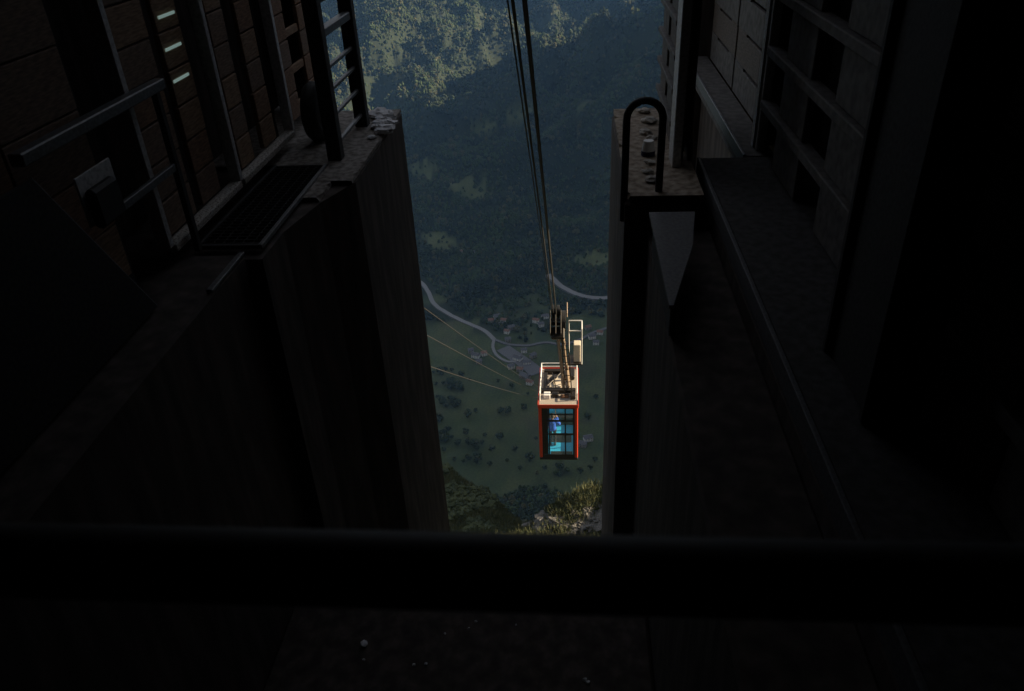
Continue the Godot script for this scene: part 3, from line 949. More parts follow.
func build_cable_car():
	var c := thing("cable_car", "small red cable car cabin with turquoise interior hanging from black cables", "cable car", Vector3(-0.64, -22.5, -28.0))
	var hw := 0.84
	var hl := 1.4
	var H := 3.0
	# shell
	part("floor", Vector3(-hw, 0.0, -hl), Vector3(hw, 0.12, hl), M.frame_black, c, 0.02)
	part("floor_lining", Vector3(-hw + 0.05, 0.124, -hl + 0.05), Vector3(hw - 0.05, 0.14, hl - 0.05), M.turquoise, c, 0.004)
	var rf := part("roof", Vector3(-hw, H - 0.14, -hl), Vector3(hw, H, hl), M.cabin_roof, c, 0.06)
	for sx in [-1, 1]:
		for sz in [-1, 1]:
			part("corner_post", Vector3(sx * hw - (0.14 if sx > 0 else 0.0), 0.122, sz * hl - (0.10 if sz > 0 else 0.0)), Vector3(sx * hw + (0.0 if sx > 0 else 0.14), H - 0.142, sz * hl + (0.0 if sz > 0 else 0.10)), M.cabin_red, c, 0.045)
	# red bands round the roof edge and the floor
	for sz in [-1, 1]:
		part("roof_band", Vector3(-hw - 0.012, H - 0.15, sz * hl - 0.015 + 0.016 * sz), Vector3(hw + 0.012, H + 0.03, sz * hl + 0.015 + 0.016 * sz), M.cabin_red, c, 0.008)
	for sx in [-1, 1]:
		part("roof_band", Vector3(sx * hw - 0.012 + 0.014 * sx, H - 0.15, -hl), Vector3(sx * hw + 0.012 + 0.014 * sx, H + 0.03, hl), M.cabin_red, c, 0.008)
		# side skirts and side mullions
		part("side_panel", Vector3(sx * (hw - 0.03) - 0.02, 0.123, -hl + 0.102), Vector3(sx * (hw - 0.03) + 0.02, 0.42, hl - 0.102), M.cabin_red, c, 0.006)
		for z in [-0.62, 0.0, 0.62]:
			part("side_mullion", Vector3(sx * (hw - 0.03) - 0.018, 0.423, z - 0.03), Vector3(sx * (hw - 0.03) + 0.018, H - 0.143, z + 0.03), M.frame_black, c, 0.006)
		for z in [[-1.29, -0.66], [-0.58, -0.04], [0.04, 0.58], [0.66, 1.29]]:
			var s := st()
			bbox(s, Vector3(sx * (hw - 0.03) - 0.004, 0.43, z[0]), Vector3(sx * (hw - 0.03) + 0.004, H - 0.16, z[1]), 0.001)
			obj("side_window", s, M.glass, c)
	# end walls: black frames with mullions and panes; the one towards the station has bars at three heights
	for sz in [-1, 1]:
		var zc: float = sz * (hl - 0.03)
		var fr = frame_rect("window_frame", c, 2, zc, -hw + 0.142, hw - 0.142, 0.124, H - 0.145, 0.07, 0.022, M.frame_black)
		part("lower_panel", Vector3(-hw + 0.18, 0.20, zc - 0.018), Vector3(hw - 0.18, 0.30, zc + 0.018), M.frame_black, c, 0.004)
		for x in [-0.40, 0.30]:
			part("mullion", Vector3(x - 0.03, 0.303, zc - 0.02), Vector3(x + 0.03, H - 0.22, zc + 0.02), M.frame_black, fr, 0.004)
		for y in [[1.38, 0.09], [2.10, 0.09], [2.46, 0.05]]:
			for x in [[-0.63, -0.432], [-0.368, 0.268], [0.332, 0.63]]:
				part("transom", Vector3(x[0], y[0], zc - 0.02), Vector3(x[1], y[0] + y[1], zc + 0.02), M.frame_black, fr, 0.004)
		for x in [[-0.63, -0.435], [-0.365, 0.265], [0.335, 0.63]]:
			for y in [[0.31, 1.375], [1.475, 2.095], [2.195, 2.455], [2.515, 2.77]]:
				var s := st()
				bbox(s, Vector3(x[0], y[0], zc - 0.003), Vector3(x[1], y[1], zc + 0.003), 0.001)
				obj("window_pane", s, M.frame_black if x[0] < -0.6 and sz > 0 else M.glass, c)  # left panes on the station end made black as interior shade
	# inside: turquoise dado on the far half and grab poles
	part("dado", Vector3(-hw + 0.055, 0.143, -hl + 0.102), Vector3(-hw + 0.075, 0.95, hl - 0.12), M.turquoise, c, 0.004)
	part("dado", Vector3(-hw + 0.11, 0.143, -hl + 0.062), Vector3(hw - 0.11, 0.80, -hl + 0.08), M.turquoise, c, 0.004)
	part("bench", Vector3(-hw + 0.12, 0.145, -1.25), Vector3(hw - 0.12, 0.58, -0.92), M.frame_black, c, 0.03)
	part("floor_mat", Vector3(-0.35, 0.142, -0.3), Vector3(0.55, 0.155, 0.35), M.frame_black, c, 0.004)
	part("floor_mat", Vector3(-0.35, 0.142, 0.98), Vector3(0.6, 0.155, 1.26), M.frame_black, c, 0.004)
	for z in [-0.5, 0.5]:
		var s := st()
		tube(s, Vector3(-0.15, 0.142, z), Vector3(-0.15, H - 0.142, z), 0.018)
		obj("grab_pole", s, M.grey_steel, c)
	# roof gear (parts of the roof)
	var rail := st()
	var y0 := H + 0.002
	var cor := [Vector3(-0.78, 0, -1.3), Vector3(0.80, 0, -1.3), Vector3(0.80, 0, 1.05), Vector3(-0.78, 0, 1.05)]
	for k in 4:
		tube(rail, cor[k] + Vector3(0, y0, 0), cor[k] + Vector3(0, y0 + 0.34, 0), 0.024, 0.024, 8)
	for yy in [0.17, 0.34]:
		for k in [0, 1, 3]:
			tube(rail, cor[k] + Vector3(0, y0 + yy, 0), cor[(k + 1) % 4] + Vector3(0, y0 + yy, 0), 0.024, 0.024, 8)
	obj("guard_rail", rail, M.white_paint, rf)
	part("hatch", Vector3(-0.40, y0, -0.55), Vector3(0.10, y0 + 0.10, 0.20), M.cream_paint, rf, 0.02)
	part("hatch_frame", Vector3(-0.66, y0, -1.12), Vector3(0.28, y0 + 0.18, -0.92), M.greasy_steel, rf, 0.02)
	part("cross_beam", Vector3(-0.72, y0, 0.34), Vector3(0.74, y0 + 0.16, 0.56), M.greasy_steel, rf, 0.02)
	part("side_beam", Vector3(-0.66, y0, -0.90), Vector3(-0.50, y0 + 0.14, 0.33), M.greasy_steel, rf, 0.02)
	part("rescue_box", Vector3(-0.62, y0, 0.68), Vector3(-0.34, y0 + 0.20, 0.98), M.white_paint, rf, 0.02)
	part("winch_case", Vector3(-0.28, y0, 0.66), Vector3(0.02, y0 + 0.20, 0.90), M.greasy_steel, rf, 0.03)
	part("cable_duct", Vector3(0.20, y0, -1.18), Vector3(0.70, y0 + 0.20, -0.45), M.greasy_steel, rf, 0.03)
	part("vent_box", Vector3(0.52, y0, 0.62), Vector3(0.74, y0 + 0.18, 1.02), M.greasy_steel, rf, 0.02)
	part("tool_tray", Vector3(0.10, y0, 0.72), Vector3(0.44, y0 + 0.08, 0.92), M.rust_brown, rf, 0.02)
	var br := st()
	tube(br, Vector3(-0.48, y0 + 0.22, 0.30), Vector3(0.24, y0 + 0.30, -0.86), 0.035, 0.035, 8)
	tube(br, Vector3(-0.30, y0 + 0.14, -0.84), Vector3(-0.10, y0 + 0.14, 0.36), 0.025, 0.025, 8)
	obj("brace", br, M.greasy_steel, rf)
	var rl := st()
	blob(rl, Vector3(-0.30, y0 + 0.14, -0.30), Vector3(0.14, 0.08, 0.20), 0.3, 2)
	obj("coiled_rope", rl, M.greasy_steel, rf)
	# hanger: tan lattice legs that lean from the roof to the carriage, a ladder and a service cage
	var top := Vector3(0.06, CABLE_AT.y + 22.5 - 0.75, 0.06)
	var hg := st()
	var fa := [Vector3(0.46, H, 0.34), Vector3(0.22, H, 0.34), Vector3(0.22, H, -0.34), Vector3(0.46, H, -0.34)]
	var ta := [top + Vector3(0.15, 0, 0.14), top + Vector3(-0.07, 0, 0.14), top + Vector3(-0.07, 0, -0.14), top + Vector3(0.15, 0, -0.14)]
	for k in 4:
		tube(hg, fa[k], ta[k], 0.05, 0.045, 8)
		var k1 := (k + 1) % 4
		for j in 5:
			tube(hg, fa[k].lerp(ta[k], j / 5.0), fa[k1].lerp(ta[k1], (j + 1) / 5.0), 0.02, 0.02, 6)
	var hang := obj("hanger", hg, M.hanger_tan, c)
	var la := st()
	for sx in [-1, 1]:
		tube(la, Vector3(0.44 + sx * 0.15, H, 0.86), Vector3(0.30 + sx * 0.13, H + 2.5, 0.22), 0.024, 0.024, 6)
	for k in 9:
		var p := Vector3(0.44, H, 0.86).lerp(Vector3(0.30, H + 2.5, 0.22), (k + 0.5) / 9.0)
		tube(la, p + Vector3(-0.15, 0, 0), p + Vector3(0.15, 0, 0), 0.016, 0.016, 6)
	obj("ladder", la, M.greasy_steel, hang)
	part("service_platform", Vector3(0.40, H + 1.28, -0.45), Vector3(1.02, H + 1.34, 0.30), M.greasy_steel, hang, 0.01)
	part("control_box", Vector3(0.66, H + 1.345, -0.25), Vector3(0.95, H + 2.20, 0.14), M.cream_paint, hang, 0.02)
	var pr := st()
	for q in [Vector3(1.00, 0, 0.28), Vector3(1.00, 0, -0.43), Vector3(0.46, 0, -0.43)]:
		tube(pr, q + Vector3(0, H + 1.34, 0), q + Vector3(0, H + 3.05, 0), 0.026, 0.026, 6)
	for yy in [2.55, 3.05]:
		tube(pr, Vector3(1.00, H + yy, 0.28), Vector3(1.00, H + yy, -0.43), 0.026, 0.026, 6)
		tube(pr, Vector3(1.00, H + yy, -0.43), Vector3(0.46, H + yy, -0.43), 0.026, 0.026, 6)
	obj("platform_rail", pr, M.white_paint, hang)
	# carriage: cheek plates along the ropes, two rows of wheels, a large idler on the side
	var d := ray(566, 411)
	var up := Vector3.RIGHT.cross(d).normalized()
	var t := Transform3D(Basis(Vector3.RIGHT, up, -d), CABLE_AT - c.position)
	var cg := st()
	for x in [-0.26, -0.04, 0.17]:
		bbox(cg, Vector3(x, -0.80, -0.92), Vector3(x + 0.035, 0.16, 0.92), 0.04, t)
	bbox(cg, Vector3(-0.22, -0.95, -0.22), Vector3(0.34, -0.45, 0.22), 0.05, t)
	for z in [-0.7, 0.7]:
		bbox(cg, Vector3(-0.22, -0.30, z - 0.06), Vector3(0.165, -0.16, z + 0.06), 0.02, t)
	var car := obj("carriage", cg, M.greasy_steel, c)
	for k in 4:
		for x in [-0.135, 0.085]:
			var wz := -0.66 + k * 0.44
			var ws := st()
			tube(ws, t * Vector3(x - 0.05, 0.20, wz), t * Vector3(x + 0.05, 0.20, wz), 0.19, 0.19, 20)
			tube(ws, t * Vector3(x - 0.075, 0.20, wz), t * Vector3(x + 0.075, 0.20, wz), 0.05, 0.05, 10)
			obj("wheel", ws, M.black_rubber, car)
	var ws2 := st()
	tube(ws2, t * Vector3(0.22, -0.18, -0.1), t * Vector3(0.38, -0.18, -0.1), 0.44, 0.44, 24)
	tube(ws2, t * Vector3(0.20, -0.18, -0.1), t * Vector3(0.40, -0.18, -0.1), 0.07, 0.07, 12)
	obj("idler_wheel", ws2, M.black_rubber, car)
	var gd := st()
	var hoop := []
	for k in 13:
		var q := PI * k / 12.0
		hoop.append(t * Vector3(0.44, 0.05 + sin(q) * 0.52, cos(q) * 0.62))
	path_tube(gd, hoop, 0.022, 6)
	obj("wheel_guard", gd, M.hanger_tan, car)
	build_person(c.position + Vector3(-0.28, 0.142, 0.55))

# smooth-minimum of tapered capsules, meshed as surface nets
func capsule_field(p: Vector3, bones: Array, k: float) -> float:
	var d := 1e9
	for b in bones:
		var a: Vector3 = b[0]
		var ab: Vector3 = b[1] - a
		var t := clampf((p - a).dot(ab) / maxf(ab.length_squared(), 1e-9), 0.0, 1.0)
		var e: float = (p - a - ab * t).length() - lerpf(b[2], b[3], t)
		var h := maxf(k - absf(d - e), 0.0) / k
		d = minf(d, e) - h * h * k * 0.25
	return d

func nets(bones: Array, cell: float, k := 0.04) -> SurfaceTool:
	var lo := Vector3.ONE * 1e9
	var hi := -lo
	for b in bones:
		for e in 2:
			var rr: float = b[2 + e] + k + cell
			lo = lo.min(b[e] - Vector3.ONE * rr)
			hi = hi.max(b[e] + Vector3.ONE * rr)
	var n := Vector3i(((hi - lo) / cell).ceil()) + Vector3i.ONE
	var f := PackedFloat32Array()
	f.resize(n.x * n.y * n.z)
	for z in n.z:
		for y in n.y:
			for x in n.x:
				f[(z * n.y + y) * n.x + x] = capsule_field(lo + Vector3(x, y, z) * cell, bones, k)
	var vert := {}
	for z in n.z - 1:
		for y in n.y - 1:
			for x in n.x - 1:
				var sum := Vector3.ZERO
				var cnt := 0
				var v := []
				for c in 8:
					v.append(f[((z + (c >> 2)) * n.y + y + ((c >> 1) & 1)) * n.x + x + (c & 1)])
				for e in [[0, 1], [2, 3], [4, 5], [6, 7], [0, 2], [1, 3], [4, 6], [5, 7], [0, 4], [1, 5], [2, 6], [3, 7]]:
					var a: float = v[e[0]]
					var b: float = v[e[1]]
					if (a < 0.0) != (b < 0.0):
						var t := a / (a - b)
						var p0 := Vector3(e[0] & 1, (e[0] >> 1) & 1, e[0] >> 2)
						var p1 := Vector3(e[1] & 1, (e[1] >> 1) & 1, e[1] >> 2)
						sum += p0.lerp(p1, t)
						cnt += 1
				if cnt:
					vert[Vector3i(x, y, z)] = lo + (Vector3(x, y, z) + sum / cnt) * cell
	var s := st()
	s.set_smooth_group(1)
	for q in vert:
		for ax in 3:
			var e := Vector3i.ZERO
			e[ax] = 1
			var i0: float = f[(q.z * n.y + q.y) * n.x + q.x]
			var i1: float = f[((q.z + e.z) * n.y + q.y + e.y) * n.x + q.x + e.x]
			if (i0 < 0.0) == (i1 < 0.0):
				continue
			var u := Vector3i.ZERO
			var w := Vector3i.ZERO
			u[(ax + 1) % 3] = 1
			w[(ax + 2) % 3] = 1
			if not (vert.has(q - u) and vert.has(q - w) and vert.has(q - u - w)):
				continue
			if i0 < 0.0:
				quad(s, vert[q], vert[q - w], vert[q - u - w], vert[q - u])
			else:
				quad(s, vert[q], vert[q - u], vert[q - u - w], vert[q - w])
	return s

func build_person(at: Vector3):
	# stands in the cabin, one hand on the bar, facing the valley
	var p := thing("person", "person in a bright blue jacket standing inside the red cabin", "person", at)
	var V := func(x, y, z): return Vector3(x, y, z)
	var legs := []
	for sx in [-1.0, 1.0]:
		legs.append([V.call(0.09 * sx, 0.90, 0), V.call(0.10 * sx, 0.48, -0.02), 0.085, 0.058])
		legs.append([V.call(0.10 * sx, 0.48, -0.02), V.call(0.10 * sx, 0.09, 0.02), 0.055, 0.040])
		legs.append([V.call(0.10 * sx, 0.05, 0.03), V.call(0.115 * sx, 0.045, -0.16), 0.045, 0.035])
	legs.append([V.call(-0.06, 0.93, 0), V.call(0.06, 0.93, 0), 0.11, 0.11])
	var torso := [[V.call(-0.05, 0.95, 0), V.call(0.05, 0.95, 0), 0.115, 0.115], [V.call(0, 1.0, 0), V.call(0, 1.30, 0), 0.125, 0.145], [V.call(-0.15, 1.38, 0), V.call(0.15, 1.38, 0), 0.075, 0.075]]
	var hands := []
	for a in [[-1.0, V.call(-0.27, 1.12, -0.05), V.call(-0.24, 0.92, -0.18)], [1.0, V.call(0.29, 1.15, -0.08), V.call(0.20, 1.32, -0.28)]]:
		torso.append([V.call(0.18 * a[0], 1.38, 0), a[1], 0.062, 0.050])
		torso.append([a[1], a[2], 0.050, 0.038])
		hands.append(a)
	var body := legs + torso
	body.append([V.call(0, 1.42, 0), V.call(0, 1.52, -0.01), 0.055, 0.05])
	obj("body", nets(body, 0.022, 0.05), M.trousers, p)
	var coat := []
	for b in torso:
		coat.append([b[0], b[1], b[2] + 0.016, b[3] + 0.014])
	obj("jacket", nets(coat, 0.022, 0.05), M.jacket, p)
	var head := [[V.call(0, 1.60, 0.01), V.call(0, 1.67, 0.0), 0.078, 0.088], [V.call(0, 1.56, -0.035), V.call(0, 1.60, -0.04), 0.05, 0.055], [V.call(0, 1.60, -0.09), V.call(0, 1.625, -0.085), 0.014, 0.010],
		[V.call(-0.085, 1.61, 0.01), V.call(-0.085, 1.64, 0.01), 0.012, 0.014], [V.call(0.085, 1.61, 0.01), V.call(0.085, 1.64, 0.01), 0.012, 0.014], [V.call(0, 1.50, 0), V.call(0, 1.58, 0), 0.05, 0.05]]
	for h in hands:
		var fwd: Vector3 = (h[2] - h[1]).normalized()
		var side := fwd.cross(Vector3.UP).normalized()
		head.append([h[2], h[2] + fwd * 0.08, 0.028, 0.036])
	obj("head", nets(head, 0.012, 0.02), M.skin, p)
	var fing := []
	for h in hands:
		var fwd: Vector3 = (h[2] - h[1]).normalized()
		var side := fwd.cross(Vector3.UP).normalized()
		var nrm := side.cross(fwd).normalized()
		for k in 4:
			var root: Vector3 = h[2] + fwd * 0.085 + side * (k - 1.5) * 0.021
			var ln: float = [0.060, 0.072, 0.068, 0.052][k]
			fing.append([root, root + fwd * ln * 0.55, 0.009, 0.0085])
			fing.append([root + fwd * ln * 0.55, root + fwd * ln * 0.8 - nrm * ln * 0.35, 0.0085, 0.0075])
		fing.append([h[2] + fwd * 0.03 - side * 0.03, h[2] + fwd * 0.075 - side * 0.055, 0.011, 0.009])
	var fs := st()
	for b in fing:
		tube(fs, b[0], b[1], b[2], b[3], 7)
	obj("fingers", fs, M.skin, p)
	obj("hair", nets([[V.call(0, 1.665, 0.025), V.call(0, 1.70, 0.0), 0.085, 0.082], [V.call(0, 1.60, 0.05), V.call(0, 1.66, 0.05), 0.05, 0.06]], 0.014, 0.03), M.hair, p)
	var fc := st()
	for sx in [-1, 1]:
		blob(fc, Vector3(0.032 * sx, 1.635, -0.083), Vector3(0.011, 0.007, 0.006), 0.0, 1)
	blob(fc, Vector3(0, 1.572, -0.088), Vector3(0.022, 0.004, 0.006), 0.0, 1)
	obj("face_marks", fc, M.hair, p)

# ------------------------------------------------------------------ valley cover
func crown_mesh(kind: int) -> ArrayMesh:
	# unit tree: about 1 tall, 0.8 wide, many lobes
	var s := st()
	var lobes := 9
	for k in lobes:
		var q := TAU * k / lobes * 2.4 + rng.randf()
		var y := 0.28 + 0.55 * k / lobes
		var rad := 0.26 * (1.0 - absf(y - 0.45) * 0.8) if kind < 3 else 0.20 * (1.1 - y)
		var c := Vector3(cos(q) * rad, y + rng.randf_range(-0.05, 0.05), sin(q) * rad)
		var sz := rng.randf_range(0.13, 0.21) * (1.0 if kind < 3 else 0.8)
		blob(s, c, Vector3(sz, sz * rng.randf_range(0.7, 0.95), sz), 0.42, 1, false)
	blob(s, Vector3(0, 0.84, 0), Vector3(0.15, 0.15, 0.15), 0.4, 1, false)
	blob(s, Vector3(0, 0.42, 0), Vector3(0.24, 0.36, 0.24), 0.3, 1, false)
	return mesh_of(s)

func tree_tint(kind := 0.5) -> Color:
	var k := clampf(rng.randf() * 0.6 + kind * 0.7 - 0.15, 0.0, 1.0)
	var c := Color(0.013, 0.024, 0.011).lerp(Color(0.046, 0.074, 0.020), k)
	if rng.randf() < 0.12:
		c = Color(0.075, 0.075, 0.028)
	return c

func build_forest():
	var f := Node3D.new()
	f.name = "forest"
	f.set_meta("kind", "stuff")
	tag(f, "dense broadleaf forest that covers the valley slopes", "forest")
	add_child(f)
	var where := []
	for k in 5:
		where.append([])
	var r := 640.0
	while r < 4600.0:
		var step := 7.0 + maxf(0.0, r - 1400.0) * 0.0012
		var a := deg_to_rad(-20.0)
		while a < deg_to_rad(11.0):
			var q := a + rng.randf_range(-0.45, 0.45) * step / r
			var rr := r + rng.randf_range(-0.45, 0.45) * step
			var x := sin(q) * rr
			var z := -cos(q) * rr
			var o := open_ground(x, z)
			if road_cells.has(Vector2i(int(floor(x / 8.0)), int(floor(z / 8.0)))):
				a += step / r
				continue
			if o < 0.4 or rng.randf() < (0.16 if r > 1350.0 else (0.2 if o < 0.9 else 0.0)):
				# stands of different species run slantwise over the slopes
				var stand := clampf(0.5 + n_mid.get_noise_2d((x - z) * 0.35, (x + z) * 1.1) * 1.5, 0.0, 1.0)
				var tall := rng.randf_range(0.65, 1.3) * maxf(0.75, 1.05 + 0.7 * n_fine.get_noise_2d(x * 0.35, z * 0.35)) * (8.0 + maxf(0.0, r - 1400.0) * 0.0014)
				if rng.randf() < 0.05:
					tall *= 1.4
				var b := Basis(Vector3.UP, rng.randf() * TAU).scaled(Vector3(tall * rng.randf_range(0.9, 1.25), tall, tall * rng.randf_range(0.9, 1.25)))
				where[rng.randi() % 5].append([Transform3D(b, Vector3(x, height(x, z) - tall * 0.12, z)), tree_tint(stand)])
			a += step / r
		r += step
	for k in 5:
		var mm := MultiMesh.new()
		mm.transform_format = MultiMesh.TRANSFORM_3D
		mm.use_colors = true
		mm.mesh = crown_mesh(k)
		mm.instance_count = where[k].size()
		for i in where[k].size():
			mm.set_instance_transform(i, where[k][i][0])
			mm.set_instance_color(i, where[k][i][1])
		var mi := MultiMeshInstance3D.new()
		mi.name = "wood"
		mi.multimesh = mm
		mi.material_override = M.leaf
		f.add_child(mi, true)

func tree_proto(label: String, tall: float, k: int) -> Node3D:
	var t := thing("broadleaf_tree", label, "tree", Vector3.ZERO, "trees on the valley meadow")
	var s := st()
	tube(s, Vector3(0, -1.0, 0), Vector3(0.1, tall * 0.35, 0), tall * 0.035, tall * 0.022, 8)
	for q in 5:
		var a := q * TAU / 5.0 + 0.4
		tube(s, Vector3(0.1, tall * 0.30, 0), Vector3(cos(a) * tall * 0.2, tall * 0.55, sin(a) * tall * 0.2), tall * 0.016, tall * 0.006, 6)
	obj("trunk", s, M.bark, t)
	s = st()
	s.set_color(Color(0.045, 0.062, 0.024))
	for n in 26:
		var d := Vector3(rng.randfn(), rng.randfn() * 0.8, rng.randfn()).normalized() * sqrt(rng.randf())
		var c := Vector3(d.x * 0.36, 0.60 + d.y * 0.32, d.z * 0.36) * tall
		s.set_color(tree_tint())
		blob(s, c, Vector3.ONE * tall * rng.randf_range(0.07, 0.14), 0.45, 1, false)
	for n in 260:
		var d := Vector3(rng.randfn(), rng.randfn(), rng.randfn()).normalized() * rng.randf_range(0.8, 1.15)
		var c := Vector3(d.x * 0.42, 0.60 + d.y * 0.37, d.z * 0.42) * tall
		var u := Vector3(rng.randfn(), rng.randfn(), rng.randfn()).normalized() * tall * 0.035
		var v := Vector3(rng.randfn(), rng.randfn(), rng.randfn()).normalized() * tall * 0.035
		s.set_color(tree_tint())
		tri(s, c - u, c + v, c + u)
	obj("crown", s, M.leaf, t)
	return t

func build_meadow_trees():
	var labels := ["mid-sized dark broadleaf tree on the valley meadow", "low dark bushy tree on the valley meadow", "tallest kind of dark broadleaf tree on the valley meadow"]
	var protos := []
	for k in 3:
		protos.append(tree_proto(labels[k], [11.0, 8.0, 14.0][k], k))
	var spots := [[447, 432], [452, 439], [458, 446], [441, 441], [466, 435], [475, 447], [482, 445], [485, 437], [492, 452], [500, 414], [503, 411], [508, 414], [524, 410], [468, 418], [476, 413], [455, 388], [462, 392], [449, 385], [470, 381],
		[443, 402], [450, 400], [459, 404], [447, 408], [515, 452], [507, 462], [530, 462], [520, 470], [545, 470], [590, 470], [595, 462], [580, 474], [500, 440], [438, 420], [444, 452], [536, 440], [596, 400], [588, 420], [490, 466], [470, 460], [455, 462],
		[528, 395], [512, 388], [498, 383], [560, 470], [478, 462], [462, 378], [440, 372], [436, 386], [452, 372]]
	# thicken some into clumps
	for q in [0, 3, 5, 15, 17, 19, 21, 32, 38, 46]:
		for k in 4:
			spots.append([spots[q][0] + rng.randf_range(-7.0, 7.0), spots[q][1] + rng.randf_range(-4.0, 4.0)])
	for i in spots.size():
		var p := on_ground(spots[i][0], spots[i][1])
		if i < 3:
			protos[i].position = p
		else:
			var c := copy(protos[rng.randi() % 3], p, rng.randf() * TAU)
			c.scale = Vector3.ONE * rng.randf_range(0.75, 1.25)

func house(called: String, label: String, px: float, py: float, wx: float, wz: float, hh: float, turn: float, wall: Material, roof: Material):
	var p := on_ground(px, py)
	var t := thing(called, label, "house", p, "houses of the valley hamlet")
	t.rotation.y = turn
	part("wall", Vector3(-wx, -3.0, -wz), Vector3(wx, hh, wz), wall, t, 0.02)
	var s := st()
	var rise := wz * 0.62
	var o := 0.6
	var a := [Vector3(-wx - o, hh - 0.2, -wz - o), Vector3(wx + o, hh - 0.2, -wz - o), Vector3(wx + o, hh - 0.2, wz + o), Vector3(-wx - o, hh - 0.2, wz + o), Vector3(-wx - o, hh + rise, 0), Vector3(wx + o, hh + rise, 0)]
	quad(s, a[3], a[4], a[5], a[2])
	quad(s, a[1], a[5], a[4], a[0])
	tri(s, a[0], a[4], a[3])
	tri(s, a[2], a[5], a[1])
	quad(s, a[0], a[3], a[2], a[1])
	var r := obj("roof", s, roof, t)
	part("chimney", Vector3(wx * 0.4, hh + rise * 0.3, 0.6), Vector3(wx * 0.4 + 0.9, hh + rise + 0.9, 1.5), M.stone_wall, r, 0.02)
	var n := int(wx / 1.9)
	for fl in int(hh / 2.9):
		for k in n:
			var x := -wx + (k + 0.5) * 2.0 * wx / n
			part("window", Vector3(x - 0.55, fl * 2.9 + 0.9, wz), Vector3(x + 0.55, fl * 2.9 + 2.2, wz + 0.08), M.window_dark, t, 0.01)

func place(px: float, py: float) -> String:
	if py < 300.0:
		return "in a forest clearing above the road"
	if py > 400.0:
		return "on the meadow below the village"
	if px > 580.0:
		return "along the lower road"
	if py < 345.0:
		return "by the road fork" if px < 520.0 else "below the curved upper road"
	return "among the meadow hedges" if px < 490.0 else "beside the car park"

func build_village():
	var spec := [[497, 318, 6.0, 4.5, 6.0, 0.3, 0, 0], [504, 322, 5.0, 4.0, 6.0, -0.2, 0, 1], [511, 329, 6.0, 4.0, 5.8, 0.5, 1, 0], [491, 322, 4.5, 4.0, 5.8, 0.1, 1, 1],
		[476, 357, 6.5, 4.5, 6.0, -0.3, 0, 0], [484, 355, 4.5, 4.0, 6.0, 0.4, 0, 1], [479, 363, 5.0, 4.0, 5.8, 0.2, 1, 0], [518, 360, 7.0, 5.0, 6.2, -0.5, 0, 0], [527, 364, 6.0, 4.5, 6.0, 0.2, 0, 0], [520, 371, 5.0, 4.0, 5.8, -0.1, 1, 1], [533, 357, 5.0, 4.0, 5.9, 0.7, 1, 0],
		[536, 322, 5.5, 4.0, 6.0, -0.2, 0, 1], [545, 318, 6.0, 4.5, 6.0, 0.3, 0, 0], [552, 323, 4.5, 4.0, 5.8, 0.0, 1, 0], [525, 378, 8.0, 5.0, 6.0, -0.6, 1, 0], [588, 440, 6.0, 4.5, 6.0, 0.3, 0, 0], [583, 446, 5.0, 4.0, 5.8, -0.3, 1, 0], [592, 338, 6.0, 4.5, 6.0, 0.2, 0, 0], [600, 334, 5.0, 4.0, 6.0, -0.2, 0, 1],
		[473, 254, 4.0, 3.5, 5.8, 0.2, 0, 0], [461, 253, 3.5, 3.0, 5.8, -0.2, 1, 1], [508, 341, 5.0, 4.0, 5.9, 0.1, 1, 0], [588, 329, 5.0, 4.0, 5.8, 0.4, 1, 1], [502, 326, 5.0, 4.0, 6.0, 0.2, 0, 0], [507, 333, 4.5, 3.6, 5.8, -0.3, 0, 1], [541, 326, 5.0, 4.0, 6.0, 0.3, 0, 0], [524, 352, 5.0, 4.0, 6.0, 0.1, 0, 0], [511, 368, 5.0, 4.0, 5.9, 0.4, 0, 0], [471, 352, 4.5, 3.6, 5.8, 0.2, 1, 0], [596, 344, 5.0, 4.0, 5.8, 0.0, 0, 0], [530, 384, 5.0, 4.0, 5.9, -0.4, 0, 1]]
	for a in spec:
		var words: String = ["whitewashed", "grey stone"][a[6]] + " house with " + ["dark slate", "reddish tile"][a[7]] + " roof " + place(a[0], a[1])
		house("valley_house", words, a[0], a[1], a[2], a[3], a[4], a[5], [M.render_wall, M.stone_wall][a[6]], [M.slate_roof, M.tile_roof][a[7]])

